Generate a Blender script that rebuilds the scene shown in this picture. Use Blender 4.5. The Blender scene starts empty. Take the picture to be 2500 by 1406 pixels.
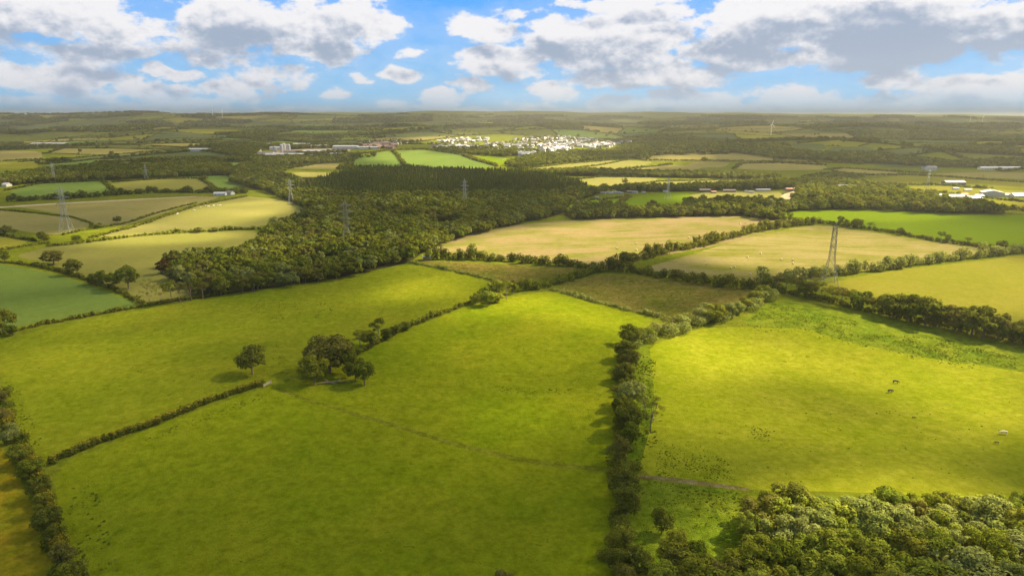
import bpy, bmesh, math, random
import numpy as np
from mathutils import Vector, Matrix
from mathutils.geometry import delaunay_2d_cdt

random.seed(7)
RNG = np.random.default_rng(7)
SC = bpy.context.scene
COL = SC.collection
R = math.radians

# ------------------------------------------------------------------ camera
FPX, CX, CY, HOR = 1668.0, 1250.0, 703.0, 290.0      # photograph: 2500 x 1406
PITCH = math.atan((CY - HOR) / FPX)
CAMZ = 120.0
cam = bpy.data.cameras.new("camera")
cam.sensor_width = 36.0
cam.lens = 36.0 * FPX / 2500.0
cam.clip_start = 1.0
cam.clip_end = 80000.0
cam_o = bpy.data.objects.new("camera", cam)
COL.objects.link(cam_o)
cam_o.location = (0, 0, CAMZ)
cam_o.rotation_euler = (math.pi / 2 - PITCH, 0, 0)
SC.camera = cam_o

# ------------------------------------------------------------------ light
SUN_EL, SUN_AZ = R(40), R(66)                        # azimuth from +Y towards +X
SUN_DIR = Vector((math.sin(SUN_AZ) * math.cos(SUN_EL), math.cos(SUN_AZ) * math.cos(SUN_EL), math.sin(SUN_EL)))
sun = bpy.data.lights.new("sun", 'SUN')
sun.energy = 5.0
sun.angle = R(0.5)
sun.color = (1.0, 0.89, 0.64)
sun_o = bpy.data.objects.new("sun", sun)
COL.objects.link(sun_o)
sun_o.location = (0, 0, 3000)
sun_o.rotation_euler = SUN_DIR.to_track_quat('Z', 'Y').to_euler()

vs = SC.view_settings
vs.view_transform = 'Standard'
try:
    vs.look = 'None'
except Exception:
    pass
vs.gamma = 1.0
vs.use_curve_mapping = False
vs.exposure = 2.22
SC.render.engine = 'CYCLES'
cy = SC.cycles
cy.use_denoising = True
cy.max_bounces = 5
cy.diffuse_bounces = 2
cy.glossy_bounces = 1
cy.transmission_bounces = 2
cy.volume_bounces = 1
cy.transparent_max_bounces = 32
cy.sample_clamp_indirect = 4.0

SKY_STRENGTH = 0.05


class Nodes:
    """tiny helper to write node trees as expressions"""
    def __init__(self, tree):
        self.t = tree
        self.n = tree.nodes
        self.l = tree.links

    def put(self, sock, v):
        if isinstance(v, bpy.types.NodeSocket):
            self.l.new(v, sock)
        elif v is not None:
            sock.default_value = v

    def m(self, op, a, b=None, c=None, clamp=False):
        n = self.n.new('ShaderNodeMath')
        n.operation = op
        n.use_clamp = clamp
        self.put(n.inputs[0], a)
        if b is not None:
            self.put(n.inputs[1], b)
        if c is not None:
            self.put(n.inputs[2], c)
        return n.outputs[0]

    def vm(self, op, a, b=None):
        n = self.n.new('ShaderNodeVectorMath')
        n.operation = op
        self.put(n.inputs[0], a)
        if b is not None:
            self.put(n.inputs[1], b)
        return n.outputs[1] if op in ('LENGTH', 'DOT_PRODUCT') else n.outputs[0]

    def sep(self, v):
        n = self.n.new('ShaderNodeSeparateXYZ')
        self.put(n.inputs[0], v)
        return n.outputs[0], n.outputs[1], n.outputs[2]

    def comb(self, x, y, z):
        n = self.n.new('ShaderNodeCombineXYZ')
        for s, v in zip(n.inputs, (x, y, z)):
            self.put(s, v)
        return n.outputs[0]

    def noise(self, vec, scale, detail=4.0, rough=0.5, dist=0.0):
        n = self.n.new('ShaderNodeTexNoise')
        n.noise_dimensions = '3D'
        self.put(n.inputs['Vector'], vec)
        self.put(n.inputs['Scale'], scale)
        n.inputs['Detail'].default_value = detail
        n.inputs['Roughness'].default_value = rough
        n.inputs['Distortion'].default_value = dist
        return n.outputs['Fac']

    def ramp(self, v, lo, hi, a=0.0, b=1.0, smooth=True):
        n = self.n.new('ShaderNodeMapRange')
        n.interpolation_type = 'SMOOTHSTEP' if smooth else 'LINEAR'
        self.put(n.inputs['Value'], v)
        n.inputs['From Min'].default_value = lo
        n.inputs['From Max'].default_value = hi
        n.inputs['To Min'].default_value = a
        n.inputs['To Max'].default_value = b
        return n.outputs[0]

    def mix(self, f, a, b):
        n = self.n.new('ShaderNodeMix')
        n.data_type = 'RGBA'
        self.put(n.inputs[0], f)
        for s, v in ((n.inputs[6], a), (n.inputs[7], b)):
            self.put(s, (*v, 1.0) if isinstance(v, tuple) and len(v) == 3 else v)
        return n.outputs[2]


# ------------------------------------------------------------------ sky
def px_dir(u, v):
    """direction of a point of the sky as (azimuth, sine of elevation)"""
    dx, dy = (u - CX) / FPX, (CY - v) / FPX
    d = Vector((dx, math.cos(PITCH) + dy * math.sin(PITCH), -math.sin(PITCH) + dy * math.cos(PITCH))).normalized()
    return math.atan2(d.x, d.y), d.z


# (x, y, half width, half height, weight): where the cumulus clouds stand in the sky
CLOUDS = [
    (110, 45, 300, 62, 1.0), (330, 85, 230, 60, 0.9), (600, 70, 260, 85, 1.0), (820, 60, 150, 75, 1.0), (700, 120, 130, 45, 0.8),
    (270, 128, 150, 30, 0.8), (190, 185, 120, 48, 0.95), (425, 168, 55, 26, 1.0), (20, 170, 90, 34, 0.8), (630, 185, 120, 42, 0.7),
    (330, 225, 170, 34, 0.7), (560, 225, 110, 36, 0.7), (808, 231, 38, 18, 0.8), (470, 262, 150, 20, 0.7), (40, 235, 90, 16, 0.5),
    (1035, 128, 75, 22, 0.6), (990, 180, 55, 24, 0.75), (1070, 240, 72, 28, 0.85), (880, 198, 38, 12, 0.5), (960, 262, 60, 14, 0.5),
    (1190, 78, 130, 32, 0.8), (1235, 150, 120, 52, 1.0), (1150, 207, 60, 24, 0.7), (1390, 95, 170, 55, 0.9), (1530, 120, 190, 85, 1.0),
    (1350, 218, 70, 28, 0.8), (1300, 256, 80, 20, 0.7), (1760, 120, 180, 62, 1.0), (1900, 60, 250, 85, 1.0), (1640, 40, 180, 28, 0.6),
    (1540, 5, 150, 22, 0.7), (2200, 60, 270, 100, 1.7), (2420, 55, 190, 75, 1.2), (1560, 185, 190, 36, 1.2), (1620, 175, 150, 40, 0.8), (1880, 145, 150, 32, 0.8),
    (1480, 250, 110, 30, 0.9), (1690, 246, 130, 26, 0.85), (1790, 272, 80, 14, 0.7), (2180, 192, 90, 28, 0.9), (2260, 214, 120, 18, 0.7),
    (1960, 245, 200, 30, 0.75), (2400, 220, 170, 42, 0.85), (2180, 255, 340, 26, 0.6), (2450, 140, 260, 24, 0.35), (1280, 30, 60, 22, 0.5),
    (460, 2, 60, 10, 0.5), (690, 266, 110, 13, 0.6), (1120, 270, 150, 11, 0.6), (1420, 268, 130, 12, 0.7), (2000, 268, 200, 14, 0.7), (2380, 262, 160, 16, 0.7), (240, 262, 120, 12, 0.5),
]

world = bpy.data.worlds.new("World")
SC.world = world
world.use_nodes = True
world.cycles.sampling_method = 'MANUAL'
world.cycles.sample_map_resolution = 256
wt = world.node_tree
wt.nodes.clear()


def cover_group():
    g = bpy.data.node_groups.new("cloud_cover", 'ShaderNodeTree')
    g.interface.new_socket("Vector", in_out='INPUT', socket_type='NodeSocketVector')
    g.interface.new_socket("Density", in_out='OUTPUT', socket_type='NodeSocketFloat')
    g.interface.new_socket("Base", in_out='OUTPUT', socket_type='NodeSocketFloat')
    N = Nodes(g)
    gi = g.nodes.new('NodeGroupInput')
    go = g.nodes.new('NodeGroupOutput')
    d = gi.outputs[0]
    warp = g.nodes.new('ShaderNodeTexNoise')
    warp.inputs['Scale'].default_value = 9.0
    warp.inputs['Detail'].default_value = 3.0
    N.put(warp.inputs['Vector'], N.vm('MULTIPLY', d, (1, 1, 2.2)))
    wv = N.vm('MULTIPLY', N.vm('SUBTRACT', warp.outputs['Color'], (0.5, 0.5, 0.5)), (0.10, 0.10, 0.045))
    d2 = N.vm('ADD', d, wv)
    x, y, z = N.sep(d2)
    az = N.m('ARCTAN2', x, y)
    p = N.comb(az, z, 0.0)
    acc = None
    for (u, v, hw, hh, w) in CLOUDS:
        a, e = px_dir(u, v)
        q = N.vm('LENGTH', N.vm('MULTIPLY', N.vm('SUBTRACT', p, (a, e, 0)), (FPX / hw, FPX / hh, 0)))
        t = N.m('MULTIPLY', N.m('SUBTRACT', 1.0, q), w)
        acc = t if acc is None else N.m('SMOOTH_MAX', acc, t, 0.10)
    acc = N.m('MAXIMUM', acc, -0.85)
    # the rest of the dome, past what the clouds above describe, carries the same broken cumulus
    x0, y0, z0 = N.sep(d)
    front = N.m('MULTIPLY', N.ramp(N.m('ABSOLUTE', N.m('ARCTAN2', x0, y0)), 0.66, 0.85, 1.0, 0.0), N.ramp(z0, 0.17, 0.26, 1.0, 0.0))
    big = N.noise(N.vm('MULTIPLY', d, (1, 1, 2.0)), 2.4, 2.0, 0.5)
    rest = N.m('MULTIPLY', N.m('SUBTRACT', big, 0.47), 5.0)
    base = N.m('ADD', N.m('MULTIPLY', acc, front), N.m('MULTIPLY', rest, N.m('SUBTRACT', 1.0, front)))
    hi = N.noise(N.vm('MULTIPLY', d, (1, 1, 1.9)), 14.0, 8.0, 0.60)
    lo = N.noise(N.vm('MULTIPLY', d, (1, 1, 1.9)), 34.0, 7.0, 0.60)
    low = N.ramp(z0, 0.03, 0.10, 1.0, 0.0)
    fb = N.m('ADD', N.m('MULTIPLY', hi, N.m('SUBTRACT', 1.0, N.m('MULTIPLY', low, 0.6))), N.m('MULTIPLY', lo, N.m('MULTIPLY', low, 0.6)))
    den = N.m('ADD', base, N.m('MULTIPLY', N.m('SUBTRACT', fb, 0.5), 2.7))
    N.put(go.inputs[0], den)
    N.put(go.inputs[1], base)
    return g


W = Nodes(wt)
tc = wt.nodes.new('ShaderNodeTexCoord')
dirv = tc.outputs['Generated']
sky = wt.nodes.new('ShaderNodeTexSky')
sky.sky_type = 'NISHITA'
sky.sun_disc = False
sky.sun_elevation = SUN_EL
sky.sun_rotation = SUN_AZ
sky.altitude = 100
sky.air_density = 1.0
sky.dust_density = 0.4
sky.ozone_density = 2.0
sx, sy, sz = W.sep(dirv)
W.put(sky.inputs[0], W.comb(sx, sy, W.m('ADD', W.m('ABSOLUTE', sz), 0.09)))
cg = cover_group()
def cover(v):
    n = wt.nodes.new('ShaderNodeGroup')
    n.node_tree = cg
    W.put(n.inputs[0], v)
    return n.outputs
den, base0 = cover(dirv)[:2]
base_up = cover(W.vm('ADD', dirv, (0.006, 0.0, 0.024)))[1]
alpha = W.m('MAXIMUM', W.ramp(den, -0.02, 0.34), W.m('MULTIPLY', W.ramp(den, -0.75, 0.1), 0.16))
pv_ = W.vm('MULTIPLY', dirv, (1, 1, 1.5))
puff = W.noise(pv_, 17.0, 7.0, 0.60)
puff_up = W.noise(W.vm('ADD', pv_, (0.005, 0.0, 0.012)), 17.0, 4.0, 0.60)
relief = W.m('MULTIPLY', W.m('SUBTRACT', puff_up, puff), 3.0)
thin = W.ramp(den, 0.1, 0.9, -0.25, 0.12)
shade = W.ramp(W.m('ADD', W.m('ADD', W.m('ADD', W.m('MULTIPLY', base_up, 0.95), W.m('MULTIPLY', W.m('SUBTRACT', base_up, base0), 0.35)), relief), thin), -0.12, 1.0)
CW = 4.15
cl_lit = (CW, CW * 0.985, CW * 1.0)
cl_dark = (CW * 0.415, CW * 0.495, CW * 0.635)
cloud_c = W.mix(W.ramp(sz, 0.0, 0.10, 0.42, 0.0), W.mix(shade, cl_lit, cl_dark), (CW * 0.55, CW * 0.63, CW * 0.80))
air = W.mix(W.ramp(sz, -0.004, 0.030), (1.25, 1.75, 2.35), W.mix(W.ramp(sz, 0.0, 0.20), (1.25, 2.65, 4.0), (0.26, 1.72, 4.6)))
low_air = W.ramp(sz, 0.0, 0.045, 0.25, 1.0)
blue = W.mix(0.93, sky.outputs[0], air)
skyc = W.mix(W.m('MULTIPLY', alpha, W.m('MULTIPLY', low_air, 0.97)), blue, cloud_c)
bg = wt.nodes.new('ShaderNodeBackground')
bg.inputs['Strength'].default_value = SKY_STRENGTH
W.put(bg.inputs['Color'], skyc)
wo = wt.nodes.new('ShaderNodeOutputWorld')
wt.links.new(bg.outputs[0], wo.inputs['Surface'])


# ------------------------------------------------------------------ terrain
HILLS = [  # x, y, height, sigma x, sigma y
    (-760, 1480, 20, 340, 190), (-290, 2350, 30, 380, 320), (-1500, 2300, 22, 600, 420), (150, 3950, 46, 900, 480),
    (620, 960, 7, 300, 130), (900, 2300, 26, 650, 420), (1750, 2600, 30, 600, 500), (-900, 4300, 40, 900, 600),
    (1900, 4300, 46, 1100, 700), (-2800, 4700, 45, 1100, 800), (3300, 5500, 55, 1500, 900), (600, 6300, 48, 1800, 700),
    (-2600, 7600, 92, 2300, 900), (-5200, 8800, 120, 2600, 1300), (-800, 10200, 118, 1900, 1000), (-500, 12800, 112, 4200, 900),
    (2500, 9000, 66, 2500, 1000), (5800, 9500, 82, 2600, 1500), (3500, 13500, 102, 5000, 1300), (-6500, 13500, 128, 5000, 1500),
    (9000, 13000, 98, 4000, 2500), (-11000, 9000, 120, 3000, 3500), (0, 17500, 112, 9000, 1600), (12000, 6000, 90, 3000, 4000),
]


def H(x, y):
    x = np.asarray(x, float)
    y = np.asarray(y, float)
    h = np.zeros_like(x)
    for a, b, A, s1, s2 in HILLS:
        h = h + A * np.exp(-0.5 * (((x - a) / s1) ** 2 + ((y - b) / s2) ** 2))
    r = np.hypot(x, y)
    near = np.exp(-(r / 900.0) ** 2)
    h = h + near * (1.3 * np.sin(x / 31.0 + y / 57.0 + 0.6) + 1.6 * np.sin(y / 46.0 - x / 83.0) - 1.6 * np.sin(0.0))
    far = np.clip((r - 1500) / 2500, 0, 1)
    h = h + far * (9 * np.sin(x / 310.0 + y / 520.0) + 7 * np.sin(y / 260.0 - x / 700.0 + 1.0) + 4 * np.sin(x / 130.0 - y / 190.0))
    return h


def ray(u, v):
    u = np.asarray(u, float)
    v = np.asarray(v, float)
    dx, dy = (u - CX) / FPX, (CY - v) / FPX
    return dx, math.cos(PITCH) + dy * math.sin(PITCH), -math.sin(PITCH) + dy * math.cos(PITCH)


def gnd(pts):
    """where the line of sight through each picture point first meets the terrain: (n, 3)"""
    p = np.asarray(pts, float).reshape(-1, 2)
    dx, dy, dz = ray(p[:, 0], p[:, 1])
    hl = np.hypot(dx, dy)
    dx, dy, dz = dx / hl, dy / hl, dz / hl
    t = np.full(len(p), 60.0)
    lo = t.copy()
    hit = np.zeros(len(p), bool)
    for _ in range(900):
        z = CAMZ + dz * t
        below = z <= H(dx * t, dy * t)
        hit |= below
        if hit.all():
            break
        lo = np.where(hit, lo, t)
        t = np.where(hit, t, np.minimum(t * 1.008 + 0.3, 19000))
    hi = t.copy()
    for _ in range(24):
        mid = 0.5 * (lo + hi)
        below = CAMZ + dz * mid <= H(dx * mid, dy * mid)
        hi = np.where(below, mid, hi)
        lo = np.where(below, lo, mid)
    x, y = dx * hi, dy * hi
    return np.stack([x, y, H(x, y)], 1)


def g1(u, v):
    return gnd([(u, v)])[0]


def to_px(x, y, z):
    yc = y * math.cos(PITCH) - (z - CAMZ) * math.sin(PITCH)
    zc = y * math.sin(PITCH) + (z - CAMZ) * math.cos(PITCH)
    yc = np.where(yc < 1, 1, yc)
    return CX + FPX * x / yc, CY - FPX * zc / yc, yc


def in_poly(px, py, poly):
    px = np.asarray(px)
    py = np.asarray(py)
    inside = np.zeros(px.shape, bool)
    n = len(poly)
    for i in range(n):
        x1, y1 = poly[i][0], poly[i][1]
        x2, y2 = poly[(i + 1) % n][0], poly[(i + 1) % n][1]
        c = ((y1 > py) != (y2 > py))
        xx = (x2 - x1) * (py - y1) / ((y2 - y1) if y2 != y1 else 1e-9) + x1
        inside ^= c & (px < xx)
    return inside


class Waves:
    """smooth random field from a few dozen sines"""
    def __init__(self, seed, lam, n=14, spread=2.2):
        r = np.random.default_rng(seed)
        a = r.uniform(0, 2 * math.pi, n)
        k = 2 * math.pi / (lam * spread ** r.uniform(-1, 1, n))
        self.kx, self.ky, self.ph = k * np.cos(a), k * np.sin(a), r.uniform(0, 6.28, n)
        self.n = n

    def __call__(self, x, y):
        s = 0
        for i in range(self.n):
            s = s + np.sin(self.kx[i] * x + self.ky[i] * y + self.ph[i])
        return s / math.sqrt(self.n / 2.0)


# ------------------------------------------------------------------ materials
def new_mat(name):
    m = bpy.data.materials.new(name)
    m.use_nodes = True
    m.node_tree.nodes.clear()
    N = Nodes(m.node_tree)
    out = m.node_tree.nodes.new('ShaderNodeOutputMaterial')
    return m, N, out


def plain(name, c, rough=0.8, var=0.12, scale=0.6, metal=0.0):
    m, N, out = new_mat(name)
    tcn = m.node_tree.nodes.new('ShaderNodeTexCoord')
    f = N.noise(tcn.outputs['Object'], scale, 4.0, 0.6)
    oi = m.node_tree.nodes.new('ShaderNodeObjectInfo')
    k = N.m('ADD', N.ramp(f, 0.3, 0.7, -var, var), N.m('MULTIPLY', N.m('SUBTRACT', oi.outputs['Random'], 0.5), var))
    col = N.mix(N.m('ADD', 0.5, k), tuple(x * 0.6 for x in c), tuple(min(1, x * 1.4) for x in c))
    b = m.node_tree.nodes.new('ShaderNodeBsdfPrincipled')
    N.put(b.inputs['Base Color'], col)
    b.inputs['Roughness'].default_value = rough
    b.inputs['Metallic'].default_value = metal
    N.l.new(b.outputs[0], out.inputs[0])
    return m


def leaf(name, cols, trans=0.28):
    """foliage: colour differs from tree to tree and a little from leaf clump to leaf clump"""
    m, N, out = new_mat(name)
    oi = m.node_tree.nodes.new('ShaderNodeObjectInfo')
    cr = m.node_tree.nodes.new('ShaderNodeValToRGB')
    el = cr.color_ramp.elements
    while len(el) < len(cols):
        el.new(0.5)
    for i, c in enumerate(cols):
        el[i].position = i / max(1, len(cols) - 1)
        el[i].color = (*c, 1)
    N.put(cr.inputs[0], oi.outputs['Random'])
    geo = m.node_tree.nodes.new('ShaderNodeNewGeometry')
    rp = geo.outputs['Random Per Island']
    n2 = N.noise(geo.outputs['Position'], 0.35, 3.0, 0.6)
    k = N.m('ADD', N.ramp(rp, 0, 1, 0.80, 1.18, False), N.ramp(n2, 0.3, 0.7, -0.16, 0.16))
    col = N.vm('MULTIPLY', cr.outputs[0], N.comb(k, k, k))
    d = m.node_tree.nodes.new('ShaderNodeBsdfDiffuse')
    t = m.node_tree.nodes.new('ShaderNodeBsdfTranslucent')
    N.put(d.inputs[0], col)
    N.put(t.inputs[0], N.vm('MULTIPLY', col, (1.3, 1.2, 0.7)))
    mx = m.node_tree.nodes.new('ShaderNodeMixShader')
    mx.inputs[0].default_value = trans
    N.l.new(d.outputs[0], mx.inputs[1])
    N.l.new(t.outputs[0], mx.inputs[2])
    N.l.new(mx.outputs[0], out.inputs[0])
    return m


def field_mat(name, c1, c2, mottle=0.5, patch=45.0, rows=None, row_c=None, row_w=6.0, bump=0.35, tuft=None, grain=1.0):
    """short vegetation on the ground: patches of two colours, fine mottling, optional mown rows"""
    m, N, out = new_mat(name)
    geo = m.node_tree.nodes.new('ShaderNodeNewGeometry')
    P = geo.outputs['Position']
    big = N.noise(P, 1.0 / patch, 4.0, 0.6, 0.4)
    mid = N.noise(P, 0.16, 4.0, 0.65)
    fine = N.noise(P, 0.42 * grain, 4.0, 0.72)
    f = N.m('ADD', N.m('MULTIPLY', N.m('SUBTRACT', big, 0.5), 2.2), N.m('MULTIPLY', N.m('SUBTRACT', mid, 0.5), 1.0))
    col = N.mix(N.m('ADD', f, 0.5, clamp=True), c1, c2)
    if rows is not None:
        x, y, z = N.sep(P)
        s = N.m('ADD', N.m('MULTIPLY', x, math.cos(rows)), N.m('MULTIPLY', y, math.sin(rows)))
        a = N.m('ADD', N.m('MULTIPLY', x, -math.sin(rows)), N.m('MULTIPLY', y, math.cos(rows)))
        st = N.noise(N.comb(N.m('MULTIPLY', s, 1.0 / row_w), N.m('MULTIPLY', a, 1.0 / (row_w * 14)), 0.0), 1.0, 3.0, 0.6, 0.3)
        pt = N.noise(P, 1.0 / (patch * 1.6), 3.0, 0.6)
        ff = N.m('ADD', N.m('MULTIPLY', N.m('SUBTRACT', st, 0.5), 3.6), N.m('MULTIPLY', N.m('SUBTRACT', pt, 0.47), 4.0))
        col = N.mix(N.m('ADD', ff, 0.5, clamp=True), col, row_c)
    k = N.m('ADD', 1.0, N.m('ADD', N.m('MULTIPLY', N.m('SUBTRACT', fine, 0.5), mottle * 1.5), N.m('MULTIPLY', N.m('SUBTRACT', mid, 0.5), mottle * 0.8)))
    col = N.vm('MULTIPLY', col, N.comb(k, k, N.m('MULTIPLY', k, k)))
    if tuft is not None:
        tn = N.noise(P, tuft[1], 2.0, 0.5)
        area = N.noise(P, 0.022, 3.0, 0.6)
        msk = N.m('MULTIPLY', N.ramp(tn, tuft[2], tuft[2] + 0.08), N.ramp(area, 0.44, 0.6))
        col = N.mix(N.m('MULTIPLY', msk, 0.75), col, tuft[0])
    b = m.node_tree.nodes.new('ShaderNodeBsdfDiffuse')
    b.inputs['Roughness'].default_value = 0.6
    N.put(b.inputs[0], col)
    bp = m.node_tree.nodes.new('ShaderNodeBump')
    bp.inputs['Strength'].default_value = bump
    bp.inputs['Distance'].default_value = 0.6
    hgt = N.m('ADD', N.m('MULTIPLY', fine, 0.6), N.noise(P, 2.1 * grain, 2.0, 0.6))
    N.put(bp.inputs['Height'], hgt)
    N.l.new(bp.outputs[0], b.inputs['Normal'])
    N.l.new(b.outputs[0], out.inputs[0])
    return m


FM = {
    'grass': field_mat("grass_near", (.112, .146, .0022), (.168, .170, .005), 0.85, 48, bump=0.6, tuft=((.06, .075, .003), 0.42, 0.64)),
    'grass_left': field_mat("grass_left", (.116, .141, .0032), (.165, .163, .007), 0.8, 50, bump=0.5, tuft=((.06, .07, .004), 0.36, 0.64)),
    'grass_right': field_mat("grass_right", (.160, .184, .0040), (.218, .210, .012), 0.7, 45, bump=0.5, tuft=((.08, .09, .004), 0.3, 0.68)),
    'crop': field_mat("young_crop", (.086, .122, .020), (.106, .132, .020), 0.35, 60, rows=R(150), row_c=(.099, .138, .024), row_w=3.0, bump=0.15),
    'bright': field_mat("bright_ley", (0.115, 0.165, 0.0030), (0.135, 0.180, 0.0040), 0.18, 120, bump=0.12),
    'rough': field_mat("rough_grass", (.074, .118, .0040), (.165, .178, .0110), 1.2, 18, bump=0.9, tuft=((.050, .080, .0040), 0.32, 0.50)),
    'moor': field_mat("rush_pasture", (.088, .098, .008), (.165, .118, .024), 1.1, 30, bump=0.7),
    'hay': field_mat("cut_hay", (.128, .132, .015), (.170, .150, .030), 0.4, 40, rows=R(100), row_c=(.232, .168, .066), row_w=8.0, bump=0.3),
    'hay2': field_mat("raked_hay", (.140, .140, .014), (.178, .156, .027), 0.4, 40, rows=R(78), row_c=(.242, .192, .062), row_w=7.0, bump=0.3),
    'tan': field_mat("dry_pasture", (.190, .165, .040), (.235, .190, .060), 0.25, 90, bump=0.15),
    'olive': field_mat("old_pasture", (0.160, 0.160, 0.0110), (0.205, 0.175, 0.0210), 0.35, 80, bump=0.2),
    'smooth': field_mat("grazed_ley", (.132, .130, .024), (.160, .142, .032), 0.3, 90, bump=0.12),
    'orange': field_mat("dry_verge", (.150, .152, .0050), (.215, .145, .0060), 0.9, 14, bump=0.6, tuft=((.12, .075, .006), 0.6, 0.5)),
    'green': field_mat("hill_pasture", (.095, .145, .024), (.130, .165, .030), 0.2, 120, bump=0.12),
    'greydark': field_mat("far_green", (.075, .095, .030), (.100, .105, .032), 0.2, 200, bump=0.1),
    'ground': field_mat("farmland_ground", (.080, .098, .012), (.135, .128, .022), 0.9, 26, bump=0.7),
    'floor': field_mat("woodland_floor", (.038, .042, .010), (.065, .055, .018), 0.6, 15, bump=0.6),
    'dirt': field_mat("dirt_track", (.125, .100, .028), (.190, .145, .050), 1.4, 4, bump=0.8),
    'yard': field_mat("bare_yard", (.360, .270, .150), (.420, .320, .190), 0.4, 20, bump=0.3),
    'verge': field_mat("grass_verge", (.098, .122, .005), (.150, .148, .010), 0.9, 18, bump=0.7),
    'pale': field_mat("bleached_ley", (.190, .178, .036), (.225, .195, .052), 0.22, 90, bump=0.12),
    'trail': field_mat("trodden_grass", (.098, .110, .005), (.155, .150, .010), 1.1, 5, bump=0.9),
}

LF = {
    'olive': leaf("leaf_olive", [(.098, .118, .010), (.128, .142, .011), (.165, .162, .016), (.112, .138, .014)]),
    'dark': leaf("leaf_dark", [(.078, .090, .010), (.105, .112, .013), (.122, .122, .016)]),
    'grey': leaf("leaf_grey_green", [(.175, .190, .040), (.215, .222, .056), (.145, .170, .030)]),
    'fresh': leaf("leaf_fresh", [(.165, .190, .016), (.200, .212, .024), (.145, .170, .016)]),
    'brown': leaf("leaf_brown", [(.120, .112, .018), (.145, .126, .024), (.112, .114, .018)]),
    'conifer': leaf("needles", [(.080, .102, .012), (.105, .122, .016), (.125, .132, .020)], 0.25),
    'copper': leaf("leaf_copper", [(0.055, 0.021, 0.008), (0.066, 0.025, 0.009)]),
    'hedge': leaf("leaf_hedge", [(0.102, 0.108, 0.011), (0.139, 0.136, 0.014)]),
    'tips': leaf("leaf_hedge_tips", [(0.222, 0.175, 0.014), (0.250, 0.192, 0.017)]),
    'rush': leaf("rush_blades", [(.090, .112, .005), (.125, .138, .009)]),
}
BARK = plain("bark", (.16, .12, .075), 0.9, 0.3, 2.0)
BARK_PALE = plain("bark_pale", (.25, .175, .09), 0.9, 0.25, 2.0)
STEEL = plain("galvanised_steel", (.34, .33, .29), 0.6, 0.1, 0.5, 0.0)
STEEL_DARK = plain("weathered_steel", (.20, .185, .15), 0.7, 0.1, 0.5, 0.0)
WHITE = plain("white_paint", (.78, .77, .74), 0.6, 0.05)
WALL = {'white': plain("white_render", (.46, .45, .42), 0.8, 0.06), 'cream': plain("cream_render", (.58, .52, .42), 0.8, 0.08),
        'brick': plain("red_brick", (.24, .14, .10), 0.9, 0.15), 'dark': plain("dark_cladding", (.06, .058, .06), 0.7, 0.1),
        'timber': plain("weathered_timber", (.20, .16, .12), 0.9, 0.2), 'stone': plain("rubble_stone", (.32, .29, .25), 0.9, 0.15),
        'yellow': plain("ochre_cladding", (.50, .36, .14), 0.7, 0.08), 'grey': plain("grey_cladding", (.36, .35, .33), 0.7, 0.08)}
ROOF = {'slate': plain("slate_roof", (.13, .125, .125), 0.7, 0.15), 'pale': plain("pale_sheet_roof", (.42, .40, .365), 0.6, 0.06),
        'grey': plain("grey_sheet_roof", (.40, .385, .36), 0.7, 0.1), 'tile': plain("clay_tile_roof", (.22, .13, .095), 0.8, 0.15),
        'brown': plain("brown_tile_roof", (.17, .12, .09), 0.8, 0.15), 'rust': plain("rusty_roof", (.34, .15, .08), 0.8, 0.2)}
GLASS = plain("window_glass", (.05, .06, .07), 0.15, 0.05)
STRAW = plain("baled_straw", (.52, .43, .24), 0.95, 0.15, 3.0)
HIDE = {'black': plain("black_hide", (.012, .011, .010), 0.8, 0.1), 'cream': plain("cream_hide", (.62, .50, .32), 0.85, 0.1),
        'white': plain("white_hide", (.72, .68, .58), 0.85, 0.08), 'brown': plain("brown_hide", (.10, .045, .02), 0.85, 0.15)}
WOOD = plain("grey_gate_timber", (.36, .29, .19), 0.9, 0.15, 3.0)


# ------------------------------------------------------------------ object helpers
def link(name, data, parent=None, mat=None):
    o = bpy.data.objects.new(name, data)
    COL.objects.link(o)
    if parent is not None:
        o.parent = parent
    if mat is not None:
        if len(data.materials) == 0:
            data.materials.append(mat)
        o.material_slots[0].link = 'OBJECT'
        o.material_slots[0].material = mat
    return o


def tag(o, label=None, cat=None, group=None, kind=None):
    if label:
        o['label'] = label
    if cat:
        o['category'] = cat
    if group:
        o['group'] = group
    if kind:
        o['kind'] = kind
    return o


def empty(name, loc, rz=0.0):
    o = bpy.data.objects.new(name, None)
    COL.objects.link(o)
    o.location = loc
    o.rotation_euler = (0, 0, rz)
    o.empty_display_size = 0.5
    return o


def mesh_np(name, verts, faces, mats=None, midx=None, smooth=False):
    """verts (n,3); faces (m,k) of one size"""
    me = bpy.data.meshes.new(name)
    verts = np.asarray(verts, np.float32)
    faces = np.asarray(faces, np.int32)
    k = faces.shape[1]
    me.vertices.add(len(verts))
    me.vertices.foreach_set('co', verts.ravel())
    me.loops.add(faces.size)
    me.loops.foreach_set('vertex_index', faces.ravel())
    me.polygons.add(len(faces))
    me.polygons.foreach_set('loop_start', np.arange(0, faces.size, k, dtype=np.int32))
    for m in (mats or []):
        me.materials.append(m)
    if midx is not None:
        me.polygons.foreach_set('material_index', np.asarray(midx, np.int32))
    if smooth:
        me.polygons.foreach_set('use_smooth', np.ones(len(faces), bool))
    me.update(calc_edges=True)
    me.validate()
    return me


def quads_mesh(name, q, mats=None, midx=None):
    n = len(q)
    return mesh_np(name, q.reshape(-1, 3), np.arange(n * 4).reshape(n, 4), mats, midx)


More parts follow.
